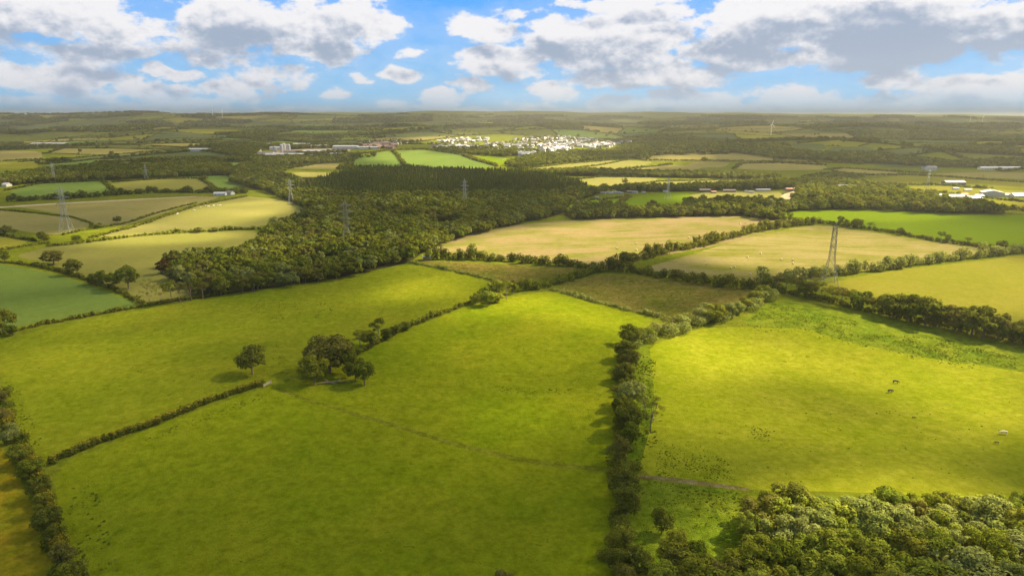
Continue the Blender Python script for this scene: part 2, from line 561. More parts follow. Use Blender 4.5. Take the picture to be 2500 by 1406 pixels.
class MB:
    """collects boxes and beams as quads"""
    def __init__(self):
        self.v, self.f, self.i = [], [], []

    def quad8(self, p, mi=0):
        b = len(self.v)
        self.v += [tuple(x) for x in p]
        for f in ((0, 3, 2, 1), (4, 5, 6, 7), (0, 1, 5, 4), (1, 2, 6, 5), (2, 3, 7, 6), (3, 0, 4, 7)):
            self.f.append(tuple(b + k for k in f))
            self.i.append(mi)

    def box(self, x0, x1, y0, y1, z0, z1, mi=0):
        self.quad8([(x0, y0, z0), (x1, y0, z0), (x1, y1, z0), (x0, y1, z0), (x0, y0, z1), (x1, y0, z1), (x1, y1, z1), (x0, y1, z1)], mi)

    def beam(self, a, b, w0, w1=None, mi=0):
        w1 = w0 if w1 is None else w1
        a, b = Vector(a), Vector(b)
        d = (b - a).normalized()
        s = d.cross(Vector((0, 0, 1)))
        if s.length < 0.05:
            s = d.cross(Vector((0, 1, 0)))
        s.normalize()
        t = d.cross(s).normalized()
        p = []
        for c, w in ((a, w0), (b, w1)):
            for i, j in ((-1, -1), (1, -1), (1, 1), (-1, 1)):
                p.append(c + s * (i * w / 2) + t * (j * w / 2))
        self.quad8(p, mi)

    def poly(self, pts, mi=0):
        b = len(self.v)
        self.v += [tuple(p) for p in pts]
        self.f.append(tuple(range(b, b + len(pts))))
        self.i.append(mi)

    def mesh(self, name, mats=()):
        me = bpy.data.meshes.new(name)
        me.from_pydata(self.v, [], self.f)
        for m in mats:
            me.materials.append(m)
        me.polygons.foreach_set('material_index', np.array(self.i, np.int32))
        me.update()
        return me


def tube(mb_v, mb_f, pts, radii, n=7):
    """tapered limb along pts appended to lists"""
    base = len(mb_v)
    pts = [Vector(p) for p in pts]
    for i, p in enumerate(pts):
        d = (pts[min(i + 1, len(pts) - 1)] - pts[max(i - 1, 0)]).normalized()
        s = d.cross(Vector((0.3, 1, 0.1))).normalized()
        t = d.cross(s).normalized()
        for k in range(n):
            a = 2 * math.pi * k / n
            mb_v.append(tuple(p + (s * math.cos(a) + t * math.sin(a)) * radii[i]))
    for i in range(len(pts) - 1):
        for k in range(n):
            a, b = base + i * n + k, base + i * n + (k + 1) % n
            mb_f.append((a, b, b + n, a + n))


ORD = ["", "first", "second", "third", "fourth", "fifth", "sixth", "seventh", "eighth", "ninth", "tenth", "eleventh", "twelfth", "thirteenth", "fourteenth",
       "fifteenth", "sixteenth", "seventeenth", "eighteenth", "nineteenth", "twentieth", "twenty-first", "twenty-second", "twenty-third", "twenty-fourth",
       "twenty-fifth", "twenty-sixth", "twenty-seventh", "twenty-eighth", "twenty-ninth", "thirtieth", "thirty-first", "thirty-second", "thirty-third",
       "thirty-fourth", "thirty-fifth", "thirty-sixth", "thirty-seventh", "thirty-eighth", "thirty-ninth", "fortieth"]


# ------------------------------------------------------------------ fields (outline in picture points, dropped onto the terrain)
FIELDS = [  # name, material, label, outline
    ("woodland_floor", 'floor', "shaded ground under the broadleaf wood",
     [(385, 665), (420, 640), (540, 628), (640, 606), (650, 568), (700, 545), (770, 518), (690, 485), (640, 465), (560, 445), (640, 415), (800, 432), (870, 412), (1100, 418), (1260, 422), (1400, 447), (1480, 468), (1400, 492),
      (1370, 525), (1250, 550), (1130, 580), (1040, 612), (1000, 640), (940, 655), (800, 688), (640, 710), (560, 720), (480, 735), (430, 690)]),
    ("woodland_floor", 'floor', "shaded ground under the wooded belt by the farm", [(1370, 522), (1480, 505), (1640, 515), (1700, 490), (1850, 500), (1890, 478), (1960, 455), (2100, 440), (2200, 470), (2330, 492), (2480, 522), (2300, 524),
      (2100, 514), (1960, 515), (1890, 522), (1940, 546), (1800, 528), (1600, 532), (1400, 538)]),
    ("woodland_floor", 'rough', "rough ground under the wood by the camera", [(1830, 1225), (1900, 1205), (2500, 1235), (2900, 1300), (2900, 1700), (1520, 1700), (1560, 1400), (1700, 1330), (1790, 1360), (1805, 1280)]),
    ("pasture_field", 'grass', "broad green pasture filling the foreground", [(130, 1138), (380, 1040), (640, 947), (740, 925), (870, 865), (960, 818), (1140, 748), (1340, 708), (1460, 738), (1600, 774), (1520, 820), (1505, 900), (1508, 1160), (1490, 1560), (200, 1560), (150, 1300)]),
    ("pasture_field", 'grass_left', "sloping pasture with dark tufts and a lone oak", [(-60, 838), (0, 828), (340, 757), (560, 717), (800, 684), (960, 650), (1060, 652), (1200, 685), (1150, 740), (960, 808), (860, 862), (740, 922), (640, 942), (380, 1035), (125, 1134), (60, 1085), (25, 960), (-20, 880), (-60, 862)]),
    ("crop_field", 'crop', "blue-green young crop field at the left edge", [(-150, 640), (0, 645), (130, 668), (240, 706), (350, 747), (130, 780), (0, 806), (-150, 830)]),
    ("dry_verge", 'orange', "orange dry grass strip in the lower left corner", [(-60, 1050), (0, 1080), (60, 1190), (110, 1310), (150, 1420), (200, 1560), (-300, 1560)]),
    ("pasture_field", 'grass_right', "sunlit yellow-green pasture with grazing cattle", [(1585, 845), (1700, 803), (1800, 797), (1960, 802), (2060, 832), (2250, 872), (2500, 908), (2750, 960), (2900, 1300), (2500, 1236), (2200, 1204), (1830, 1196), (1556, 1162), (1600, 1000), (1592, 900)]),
    ("rough_field", 'rough', "rushy rough grass below the row of tall trees", [(1800, 792), (1890, 730), (2100, 768), (2300, 810), (2500, 850), (2800, 910), (2750, 960), (2500, 908), (2250, 872), (2060, 832), (1960, 802)]),
    ("rough_field", 'rough', "tufted grass corner beside the wood by the camera", [(1556, 1166), (1830, 1200), (1805, 1280), (1790, 1360), (1700, 1330), (1560, 1400), (1510, 1560), (1508, 1160)]),
    ("rough_field", 'rough', "scrubby strip along the central tree line", [(1540, 830), (1585, 845), (1592, 900), (1600, 1000), (1556, 1162), (1506, 1160), (1508, 900)]),
    ("pasture_field", 'olive', "sunlit pasture around the tall pylon", [(1960, 702), (2150, 664), (2400, 636), (2500, 622), (2800, 590), (2800, 860), (2500, 800), (2380, 772), (2200, 742), (2020, 708)]),
    ("hay_field", 'hay2', "golden mown field dotted with round bales", [(1565, 656), (1750, 602), (1930, 557), (2010, 550), (2150, 570), (2300, 594), (2440, 610), (2300, 640), (2140, 660), (1960, 685), (1870, 692), (1760, 680), (1650, 670)]),
    ("hay_field", 'hay', "straw-coloured cut field beside the broadleaf wood", [(1040, 612), (1120, 577), (1250, 550), (1400, 538), (1600, 531), (1800, 527), (1945, 546), (1800, 590), (1640, 620), (1480, 652), (1440, 650), (1300, 634), (1150, 626)]),
    ("rough_field", 'moor', "dark rushy strip below the straw-coloured field", [(1000, 636), (1150, 640), (1300, 648), (1450, 656), (1330, 692), (1240, 694), (1200, 683), (1080, 652)]),
    ("rough_field", 'moor', "brown rushy moor between hedges", [(1345, 702), (1470, 668), (1650, 686), (1780, 702), (1870, 705), (1885, 730), (1740, 785), (1610, 772), (1460, 735)]),
    ("pasture_field", 'bright', "vivid green hill field with a dark hedge", [(1890, 522), (1960, 513), (2100, 511), (2300, 521), (2500, 526), (2800, 536), (2800, 625), (2500, 612), (2440, 608), (2250, 582), (2100, 560), (2040, 547), (1960, 546)]),
    ("pasture_field", 'bright', "small green paddock beside the wood", [(1375, 505), (1420, 490), (1530, 482), (1500, 508), (1420, 518)]),
    ("pasture_field", 'bright', "green paddock below the caravans", [(1500, 508), (1530, 482), (1620, 470), (1690, 471), (1672, 510), (1560, 516)]),
    ("pasture_field", 'pale', "pale dry paddock beside the yard", [(1672, 508), (1690, 471), (1900, 466), (1915, 480), (1880, 490), (1780, 496)]),
    ("yard", 'yard', "bare earth yard and lane by the farm", [(1893, 506), (1900, 488), (1912, 474), (1940, 466), (1950, 472), (1932, 490), (1922, 500)]),
    ("pasture_field", 'pale', "bright sunlit field with a lone tree", [(1378, 440), (1470, 432), (1600, 434), (1610, 442), (1480, 458)]),
    ("pasture_field", 'pale', "long sunlit field below the tree belt", [(1490, 457), (1612, 442), (1800, 440), (1900, 446), (1700, 460), (1540, 464)]),
    ("pasture_field", 'pale', "sunlit strip field on the low ridge", [(1270, 412), (1380, 400), (1510, 390), (1470, 402), (1385, 414)]),
    ("pasture_field", 'pale', "sunlit field on the low ridge beside the copse", [(1390, 414), (1475, 402), (1530, 391), (1600, 396), (1540, 412), (1470, 420)]),
    ("pasture_field", 'tan', "tan field on the low ridge above the tree belt", [(1475, 420), (1545, 412), (1640, 402), (1720, 408), (1690, 418), (1560, 424)]),
    ("pasture_field", 'pale', "narrow bright field behind the plantation", [(1290, 424), (1375, 421), (1360, 436), (1330, 432)]),
    ("pasture_field", 'green', "green hillside field beside the works", [(848, 412), (872, 378), (958, 368), (975, 385), (990, 408), (920, 412)]),
    ("pasture_field", 'green', "wide green hillside field below the town", [(960, 368), (1040, 366), (1130, 378), (1190, 398), (1210, 408), (1120, 412), (992, 410), (978, 386)]),
    ("pasture_field", 'bright', "small green field with white animals below the town", [(1145, 384), (1190, 382), (1250, 388), (1230, 402), (1195, 396)]),
    ("pasture_field", 'tan', "tan field left of the green hillside", [(765, 402), (790, 398), (840, 400), (830, 414), (700, 412)]),
    ("pasture_field", 'pale', "bright strip field beside the plantation", [(700, 424), (740, 420), (808, 422), (800, 432), (660, 434)]),
    ("pasture_field", 'tan', "dry slope field with a pylon", [(20, 502), (120, 496), (300, 487), (480, 479), (545, 480), (420, 514), (310, 550), (235, 556), (225, 542), (170, 526)]),
    ("pasture_field", 'tan', "dry field at the left edge above the curved bank", [(-150, 500), (0, 515), (90, 522), (180, 533), (222, 547), (200, 566), (120, 574), (0, 556), (-150, 545)]),
    ("pasture_field", 'pale', "sunlit field with pale cattle", [(225, 580), (310, 556), (400, 530), (470, 502), (600, 479), (690, 488), (765, 517), (650, 552), (500, 562), (330, 574)]),
    ("pasture_field", 'smooth', "smooth pale green field beside the wood", [(30, 625), (150, 594), (330, 577), (480, 566), (640, 562), (648, 610), (540, 628), (400, 640), (385, 665), (430, 690), (480, 735), (345, 742), (300, 712), (230, 686), (130, 645)]),
    ("pasture_field", 'olive', "yellow-green corner field at the left edge", [(-150, 570), (0, 575), (75, 592), (0, 610), (-150, 620)]),
    ("pasture_field", 'green', "green hill field at the left edge", [(18, 468), (100, 448), (255, 443), (272, 468), (200, 478), (60, 484)]),
    ("pasture_field", 'smooth', "pale hill field between two hedges", [(268, 447), (400, 437), (488, 437), (530, 464), (420, 470), (300, 468)]),
    ("pasture_field", 'green', "hill field below the white house", [(440, 432), (560, 428), (612, 452), (545, 464), (500, 440)]),
    ("pasture_field", 'greydark', "strip field behind the left wood", [(118, 392), (260, 380), (310, 382), (200, 394), (130, 398)]),
    ("pasture_field", 'green', "narrow strip field behind the left wood", [(110, 402), (245, 388), (250, 394), (200, 402), (130, 407)]),
    ("pasture_field", 'tan', "dry field at the far left edge", [(-150, 372), (0, 368), (100, 370), (105, 388), (0, 394), (-150, 398)]),
    ("pasture_field", 'olive', "yellow strip at the far left edge", [(-100, 400), (0, 396), (95, 398), (90, 410), (0, 412)]),
    ("pasture_field", 'tan', "tan hill field beyond the town wood", [(1590, 372), (1620, 362), (1700, 361), (1755, 372), (1700, 380), (1610, 380)]),
    ("pasture_field", 'tan', "tan hill field beside the dark wood", [(1745, 384), (1790, 372), (1880, 378), (1890, 388), (1800, 390)]),
    ("pasture_field", 'greydark', "dark green field below the wind turbine", [(1775, 358), (1800, 351), (1900, 350), (1895, 365), (1820, 364)]),
    ("pasture_field", 'greydark', "dark green field among the far hedges", [(1910, 366), (1925, 352), (2010, 351), (2020, 364), (1960, 371)]),
    ("pasture_field", 'greydark', "dark green rounded field among the far hedges", [(2010, 372), (2030, 359), (2120, 358), (2148, 372), (2100, 375)]),
    ("pasture_field", 'tan', "long brown field right of the ridge", [(1790, 412), (1810, 400), (1900, 398), (2015, 404), (2020, 414), (1900, 417)]),
    ("pasture_field", 'tan', "brown field beyond the low ridge", [(1670, 404), (1700, 395), (1785, 396), (1770, 408), (1700, 410)]),
    ("pasture_field", 'greydark', "grey-green hill field behind the white farmhouse", [(2110, 398), (2150, 387), (2240, 386), (2320, 394), (2310, 410), (2180, 410)]),
    ("pasture_field", 'tan', "narrow tan field crossing the right slope", [(2030, 415), (2060, 411), (2190, 420), (2190, 428), (2100, 424)]),
    ("pasture_field", 'olive', "olive field on the right slope", [(1975, 436), (2030, 420), (2120, 428), (2090, 436), (2000, 442)]),
    ("pasture_field", 'olive', "olive field crossing behind the farm", [(2100, 440), (2210, 428), (2300, 432), (2500, 446), (2700, 452), (2700, 470), (2300, 452), (2130, 450)]),
    ("pasture_field", 'tan', "long tan field behind the farm", [(2270, 424), (2400, 420), (2500, 422), (2700, 426), (2700, 446), (2500, 438), (2350, 432)]),
    ("pasture_field", 'olive', "sunlit paddock around the barns", [(2160, 456), (2300, 454), (2500, 466), (2700, 476), (2700, 500), (2500, 482), (2360, 474), (2200, 466)]),
    ("pasture_field", 'olive', "sunlit field below the barns", [(2320, 492), (2400, 486), (2500, 492), (2700, 500), (2700, 530), (2500, 522), (2400, 512)]),
    ("clearing", 'smooth', "small grassy clearing inside the wood", [(1040, 548), (1080, 542), (1130, 546), (1110, 554), (1060, 552)]),
    ("clearing", 'moor', "brown clearing inside the wood", [(860, 590), (920, 583), (915, 594), (870, 598)]),
    ("yard", 'yard', "pale yard of the works beyond the hedges", [(640, 386), (660, 370), (760, 362), (860, 362), (850, 372), (780, 380), (700, 388)]),
    ("dirt_track", 'dirt', "worn dirt track crossing behind the wood", [(1552, 1158), (1620, 1162), (1700, 1172), (1830, 1190), (1832, 1198), (1700, 1183), (1620, 1173), (1552, 1167)]),
    ("trodden_path", 'trail', "faint trodden line across the foreground pasture", [(672, 944), (760, 975), (860, 1005), (980, 1038), (1100, 1075), (1240, 1110), (1380, 1132), (1500, 1142), (1500, 1152), (1380, 1143), (1240, 1122), (1100, 1086), (980, 1048), (860, 1013), (760, 982), (668, 950)]),
    ("lane", 'yard', "pale lane running under the left hedge", [(-100, 509), (0, 505), (120, 497.5), (300, 488), (480, 479), (480, 480.5), (300, 490), (120, 500), (0, 508), (-100, 513)]),
]


def densify(poly, frac=0.045, mn=6.0):
    out = []
    n = len(poly)
    for i in range(n):
        a, b = poly[i], poly[(i + 1) % n]
        L = math.hypot(b[0] - a[0], b[1] - a[1])
        d = math.hypot(0.5 * (a[0] + b[0]), 0.5 * (a[1] + b[1]))
        k = max(1, int(L / max(mn, d * frac)))
        for j in range(k):
            t = j / k
            out.append((a[0] + (b[0] - a[0]) * t, a[1] + (b[1] - a[1]) * t))
    return out


def round_px(poly):
    """cut the corners of an outline once so that the field edges curve a little"""
    out = []
    n = len(poly)
    for i in range(n):
        a, b = np.array(poly[i], float), np.array(poly[(i + 1) % n], float)
        out += [tuple(a * 0.85 + b * 0.15), tuple(a * 0.15 + b * 0.85)]
    return out


field_world = []
for nm, mt, lb, poly in FIELDS:
    w = gnd(round_px(poly))
    field_world.append([(p[0], p[1]) for p in w])

# far farmland: a warped grid of field parcels, past what is drawn by hand
warp_x, warp_y = Waves(3, 900), Waves(4, 900)
wood_noise = Waves(9, 800, 16)
GS = 250.0
gi0, gi1, gj0, gj1 = -46, 46, 5, 46
far_nodes = {}
for i in range(gi0, gi1 + 1):
    for j in range(gj0, gj1 + 1):
        x, y = i * GS, j * GS * 0.9
        jit = random.Random(i * 1000 + j)
        x, y = x + 0.45 * y * 0.25 + jit.uniform(-75, 75), y + jit.uniform(-70, 70)
        x, y = x + 110 * float(warp_x(x, y)), y + 90 * float(warp_y(x, y))
        far_nodes[i, j] = (x, y)
far_polys, far_kind, far_edges = [], [], {}
for i in range(gi0, gi1):
    for j in range(gj0, gj1):
        q = [far_nodes[i, j], far_nodes[i + 1, j], far_nodes[i + 1, j + 1], far_nodes[i, j + 1]]
        cx, cy_ = sum(p[0] for p in q) / 4, sum(p[1] for p in q) / 4
        d = math.hypot(cx, cy_)
        if cy_ < 900 or d > 10500 or abs(math.atan2(cx, cy_)) > R(43):
            continue
        u, v, _ = to_px(cx, cy_, float(H(cx, cy_)))
        if d < 1700 or (v > 402 and d < 2600):
            continue
        if any(in_poly(np.array([cx]), np.array([cy_]), f)[0] for f in field_world):
            continue
        def crs(a, b, c):
            return (b[0] - a[0]) * (c[1] - a[1]) - (b[1] - a[1]) * (c[0] - a[0])
        if min(crs(q[k], q[(k + 1) % 4], q[(k + 2) % 4]) for k in range(4)) <= 500:
            continue
        if 1040 < u < 1520 and 330 < v < 392:
            continue
        rr = random.Random(i * 77 + j * 1313)
        wn = float(wood_noise(cx, cy_)) + 0.5 * math.sin(cx / 300.0) * 0.6
        kind = 'wood' if wn > 0.75 + rr.uniform(-.3, .3) else rr.choices(['green', 'tan', 'olive', 'greydark', 'ground'], [1.2, 1.6, 1.8, 4, 3])[0]
        far_polys.append(q)
        far_kind.append(kind)
        for e in (((i, j), (i + 1, j)), ((i + 1, j), (i + 1, j + 1)), ((i, j + 1), (i + 1, j + 1)), ((i, j), (i, j + 1))):
            far_edges[e] = far_edges.get(e, 0) + 1

# one planar partition of the whole ground
pts2, faces2, owner = [], [], []
rings = [35, 60, 85]
r = 110.0
while r < 21000:
    rings.append(r)
    r *= 1.042
azs = [R(a) for a in np.arange(-46, 46.01, 1.15)] + [R(a) for a in np.arange(56, 305, 10.0)]
pts2.append((0.0, 0.0))
for k, r in enumerate(rings):
    for a in azs:
        aa = a + (R(0.57) if k % 2 else 0)
        pts2.append((r * math.sin(aa), r * math.cos(aa)))
def ccw(q):
    a = sum(q[i][0] * q[(i + 1) % len(q)][1] - q[(i + 1) % len(q)][0] * q[i][1] for i in range(len(q)))
    return q if a > 0 else q[::-1]


for k, q in enumerate(far_polys):
    qq = ccw(densify(q, 0.06, 60))
    b = len(pts2)
    pts2 += qq
    faces2.append(list(range(b, b + len(qq))))
    owner.append(('far', k))
for k, q in enumerate(field_world):
    qq = ccw(densify(q))
    b = len(pts2)
    pts2 += qq
    faces2.append(list(range(b, b + len(qq))))
    owner.append(('field', k))
cv, ce, cf, _, _, cof = delaunay_2d_cdt([Vector(p) for p in pts2], [], faces2, 0, 1e-3)
vx = np.array([(v[0], v[1]) for v in cv])
vz = H(vx[:, 0], vx[:, 1])
V3 = np.column_stack([vx, vz])
buckets = {}
for f, o in zip(cf, cof):
    if len(f) != 3:
        continue
    k = max(o) if o else -1
    buckets.setdefault(k, []).append(f)


def piece(name, tris, mats, midx=None):
    tris = np.array(tris, np.int32)
    used, inv = np.unique(tris, return_inverse=True)
    return mesh_np(name, V3[used], inv.reshape(-1, 3), mats, midx, True)


FARM = ['verge', 'green', 'tan', 'olive', 'greydark', 'floor', 'ground']
tr, mi = list(buckets.get(-1, [])), [0] * len(buckets.get(-1, []))
for k, (typ, idx) in enumerate(owner):
    if k not in buckets:
        continue
    if typ == 'far':
        kd = far_kind[idx]
        tr += buckets[k]
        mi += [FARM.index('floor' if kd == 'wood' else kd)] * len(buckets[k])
    else:
        nm, mt, lb, _ = FIELDS[idx]
        o = link(nm, piece(nm, buckets[k], [FM[mt]]))
        tag(o, lb, None, None, 'structure')
tag(link("ground", piece("ground", tr, [FM[x] for x in FARM], mi)), "rolling farmland of hedged fields reaching to the horizon", None, None, 'structure')


# ------------------------------------------------------------------ trees
def unit(v):
    return v / np.maximum(1e-9, np.linalg.norm(v, axis=-1, keepdims=True))


def leaf_quads(C, Rd, n, size, rng, jitter=0.5, cull=0.78, low=-0.55, inner=0.18):
    """n leaf-clump quads on the lobes C (k,3) of radii Rd (k,3)"""
    area = (Rd[:, 0] * Rd[:, 1] + Rd[:, 0] * Rd[:, 2] + Rd[:, 1] * Rd[:, 2])
    idx = rng.choice(len(C), n * 2, p=area / area.sum())
    d = unit(rng.normal(size=(n * 2, 3)))
    d[:, 2] = np.where(d[:, 2] < low, -d[:, 2] * 0.7, d[:, 2])
    d = unit(d)
    rad = rng.uniform(0.82, 1.08, (n * 2, 1))
    deep = rng.random(n * 2) < inner
    rad[deep] *= rng.uniform(0.45, 0.85, (deep.sum(), 1))
    P = C[idx] + d * Rd[idx] * rad
    if cull and len(C) < 60:
        q = np.linalg.norm((P[:, None, :] - C[None]) / Rd[None], axis=2)
        q[np.arange(len(P)), idx] = 9
        keep = (q.min(1) > cull) | (rng.random(len(P)) < 0.08)
        P, d = P[keep], d[keep]
    P, d = P[:n], d[:n]
    m = len(P)
    nr = unit(d + jitter * rng.normal(size=(m, 3)) * 0.6 + np.array([0, 0, 0.25]))
    t = unit(np.cross(nr, rng.normal(size=(m, 3))))
    b = np.cross(nr, t)
    s = size * rng.uniform(0.65, 1.4, (m, 1))
    e = rng.uniform(0.6, 1.0, (m, 1))
    k = rng.uniform(0.55, 1.0, (m, 4, 1))
    q = np.stack([P + (-t - b * e) * s * k[:, 0], P + (t - b * e) * s * k[:, 1], P + (t + b * e) * s * k[:, 2], P + (-t + b * e) * s * k[:, 3]], 1)
    return q


TYPES = {  # crown width / height, crown base, lobes, lobe size
    'oak': (1.15, 0.10, 26, 0.34), 'round': (0.90, 0.07, 20, 0.37), 'tall': (0.85, 0.36, 14, 0.32), 'sparse': (0.70, 0.16, 24, 0.20),
    'bush': (1.30, 0.0, 14, 0.42), 'poplar': (0.45, 0.12, 14, 0.42), 'conifer': (0.46, 0.05, 0, 0), 'weep': (0.9, 0.10, 18, 0.34),
}
BASE = {}


def tree_data(kind, var, lod):
    """unit-height tree -> (crown mesh, trunk mesh)"""
    key = (kind, var, lod)
    if key in BASE:
        return BASE[key]
    rng = np.random.default_rng(abs(hash(kind)) % 9999 if False else sum(map(ord, kind)) * 31 + var * 7)
    n = {'near': 3000, 'mid': 1500, 'far': 420, 'dot': 70}[lod]
    w, base, nl, ls = TYPES[kind]
    tv, tf = [], []
    tn = {'near': 7, 'mid': 6, 'far': 4, 'dot': 3}[lod]
    if kind == 'conifer':
        k = max(6, n // 9)
        hts = rng.uniform(0.06, 1.0, n) ** 0.85
        rad = (1.0 - hts) * w * 0.5 * rng.uniform(0.55, 1.1, n) + 0.012
        a = rng.uniform(0, 6.283, n)
        C = np.stack([np.cos(a) * rad, np.sin(a) * rad, hts], 1)
        nr = unit(np.stack([np.cos(a), np.sin(a), np.full(n, 0.5)], 1) + 0.5 * rng.normal(size=(n, 3)))
        t = unit(np.cross(nr, rng.normal(size=(n, 3))))
        b = np.cross(nr, t)
        s = (1.7 * w * 0.5 / n) ** 0.5 * rng.uniform(0.7, 1.3, (n, 1))
        q = np.stack([C + (-t - b) * s, C + (t - b) * s, C + (t + b) * s * .6, C + (-t + b) * s * .6], 1)
        tube(tv, tf, [(0, 0, -0.03), (0, 0, 0.4), (0, 0, 0.9)], [0.022, 0.016, 0.006], tn)
    else:
        hw, hh, cz = w / 2, (1 - base) / 2, (1 + base) / 2
        lob, tries = [], 0
        while len(lob) < nl and tries < 4000:
            tries += 1
            p = rng.uniform(-1, 1, 3)
            rr = np.linalg.norm(p)
            if rr > 1 or rr < 0.35:
                continue
            if kind in ('oak', 'round', 'bush') and p[2] < -0.75:
                continue
            if kind == 'tall' and p[2] < -0.5 and rng.random() < 0.6:
                continue
            r0 = ls * rng.uniform(0.6, 1.15) * (1.0 if p[2] > -0.3 else 0.8)
            pos = np.array([p[0] * (hw - r0 * hw * 0.7), p[1] * (hw - r0 * hw * 0.7), cz + p[2] * (hh - r0 * hh * 0.7)])
            if any(np.linalg.norm((pos - l[0]) / (hw, hw, hh)) < 0.26 for l in lob):
                continue
            lob.append((pos, np.array([r0 * hw, r0 * hw, r0 * min(hh, hw) * 0.9])))
        asym = rng.uniform(-0.08, 0.08, 2)
        C = np.array([l[0] + np.array([asym[0] * l[0][2], asym[1] * l[0][2], 0]) for l in lob])
        Rd = np.array([l[1] for l in lob])
        area = 4 * math.pi * np.mean(Rd ** 2) * len(lob) * 0.6
        cov = 1.7 if kind != 'sparse' else 0.75
        if kind == 'tall':
            cov = 1.25
        size = 0.5 * math.sqrt(area * cov / n)
        q = leaf_quads(C, Rd, n, size, rng)
        if kind == 'weep':
            q[:, :, 2] -= 0.25 * (np.linalg.norm(q[:, :, :2], axis=2) / hw) ** 2 * hh
            q[:, :, 2] = np.maximum(q[:, :, 2], 0.02)
        th = max(base + 0.12, 0.18)
        r0 = {'oak': 0.032, 'sparse': 0.012, 'tall': 0.018}.get(kind, 0.024)
        lean = rng.uniform(-0.03, 0.03, 2)
        top = np.array([lean[0], lean[1], min(0.9, cz + 0.12)])
        tube(tv, tf, [(0, 0, -0.04), (0, 0, 0.02), (lean[0] * .5, lean[1] * .5, th), tuple(top)], [r0 * 1.5, r0 * 1.05, r0 * 0.8, r0 * 0.25], tn)
        nlimb = {'near': 9, 'mid': 6, 'far': 2, 'dot': 0}[lod]
        for k in rng.permutation(len(C))[:nlimb]:
            s = np.array([lean[0] * .5, lean[1] * .5, th + rng.uniform(-0.04, 0.12)])
            e = C[k]
            mid = s * 0.5 + e * 0.5 + np.array([0, 0, -0.04])
            tube(tv, tf, [tuple(s), tuple(mid), tuple(e)], [r0 * 0.5, r0 * 0.34, r0 * 0.12], max(3, tn - 2))
    cm = quads_mesh("crown", q, [LF['olive']])
    tm = bpy.data.meshes.new("trunk")
    tm.from_pydata(tv, [], tf)
    tm.materials.append(BARK)
    tm.polygons.foreach_set('use_smooth', np.ones(len(tf), bool))
    tm.update()
    BASE[key] = (cm, tm)
    return BASE[key]


TREES = []
TNAME = {'oak': 'oak_tree', 'round': 'broadleaf_tree', 'tall': 'open_crowned_tree', 'sparse': 'sparse_tree', 'bush': 'shrub', 'poplar': 'slender_tree', 'conifer': 'conifer_tree', 'weep': 'domed_tree'}


def tree(x, y, h, kind, pal, label, group=None, width=1.0, lod=None, bark=None, rz=None):
    d = math.hypot(x, y)
    lod = lod or ('near' if d < 420 else 'mid' if d < 1000 else 'far')
    cm, tm = tree_data(kind, random.randrange(4), lod)
    e = empty(TNAME[kind], (x, y, float(H(x, y)) - 0.1), random.uniform(0, 6.28) if rz is None else rz)
    e.scale = (h * width, h * width, h)
    tag(e, label, 'shrub' if kind == 'bush' else 'tree', group)
    link("trunk", tm, e, bark or BARK)
    link("crown", cm, e, LF[pal])
    TREES.append(e)
    return e


def tree_px(u, v, h, kind, pal, label, group=None, width=1.0, lod=None, bark=None):
    p = g1(u, v)
    return tree(p[0], p[1], h, kind, pal, label, group, width, lod, bark)


# hand-placed trees: base point, height, kind, foliage, label, width factor
G1 = "trees around the gate in the pasture hedge"
tree_px(617, 912, 14.5, 'oak', 'dark', "lone spreading oak standing in open pasture near the gate", None, 1.0, None, BARK_PALE)
for a in [
    (806, 908, 19.5, 'oak', 'brown', "tallest bronze-green oak of the clump by the gate", 1.22),
    (768, 938, 14, 'round', 'olive', "bushy olive tree at the gate side of the clump", 1.25),
    (848, 915, 15.5, 'weep', 'dark', "dark drooping tree in the middle of the clump by the gate", 0.9),
    (868, 928, 12, 'oak', 'dark', "dark low oak between the drooping tree and the bright one", 0.9),
    (890, 941, 13.5, 'oak', 'olive', "bright-topped tree with a pale trunk standing forward of the clump", 0.72),
    (845, 880, 12, 'round', 'brown', "brownish tree at the back of the clump by the gate", 1.0),
    (880, 852, 11, 'tall', 'olive', "open olive tree just behind the clump along the hedge", 1.1),
    (903, 846, 10, 'oak', 'olive', "low spreading tree below the flat-topped tree in the pasture hedge", 1.0),
    (925, 838, 15.5, 'tall', 'dark', "flat-topped tree with forked bare stem in the pasture hedge", 0.8),
    (945, 830, 7, 'bush', 'dark', "dark shrub at the foot of the flat-topped tree", 1.0),
    (964, 818, 7, 'bush', 'dark', "small dark round shrub alone on the pasture hedge", 0.7),
    (990, 806, 5.5, 'bush', 'olive', "olive shrub where the pasture hedge turns thin", 1.0),
]:
    tree_px(*a[:6], G1, a[6])
G2 = "copse where the pasture hedge meets the scrub strip"
for a in [
    (1192, 746, 10.5, 'oak', 'fresh', "lit rounded tree in front of the hedge-end copse", 1.0),
    (1162, 742, 8.5, 'round', 'fresh', "low bright tree at the hedge side of the hedge-end copse", 1.1),
    (1180, 734, 10, 'round', 'olive', "middle tree of the hedge-end copse behind the lit one", 1.1),
    (1236, 733, 14.5, 'tall', 'olive', "tall clear-stemmed tree of the hedge-end copse", 0.8),
    (1214, 727, 14, 'oak', 'fresh', "broad-topped tree behind the clear-stemmed one in the copse", 0.85),
    (1252, 718, 10, 'round', 'dark', "dark tree at the scrub end of the copse", 1.0),
    (1210, 738, 7, 'bush', 'olive', "shrub filling the foot of the hedge-end copse", 1.2),
]:
    tree_px(*a[:6], G2, a[6])
G3 = "trees along the hedge of the blue-green crop field"
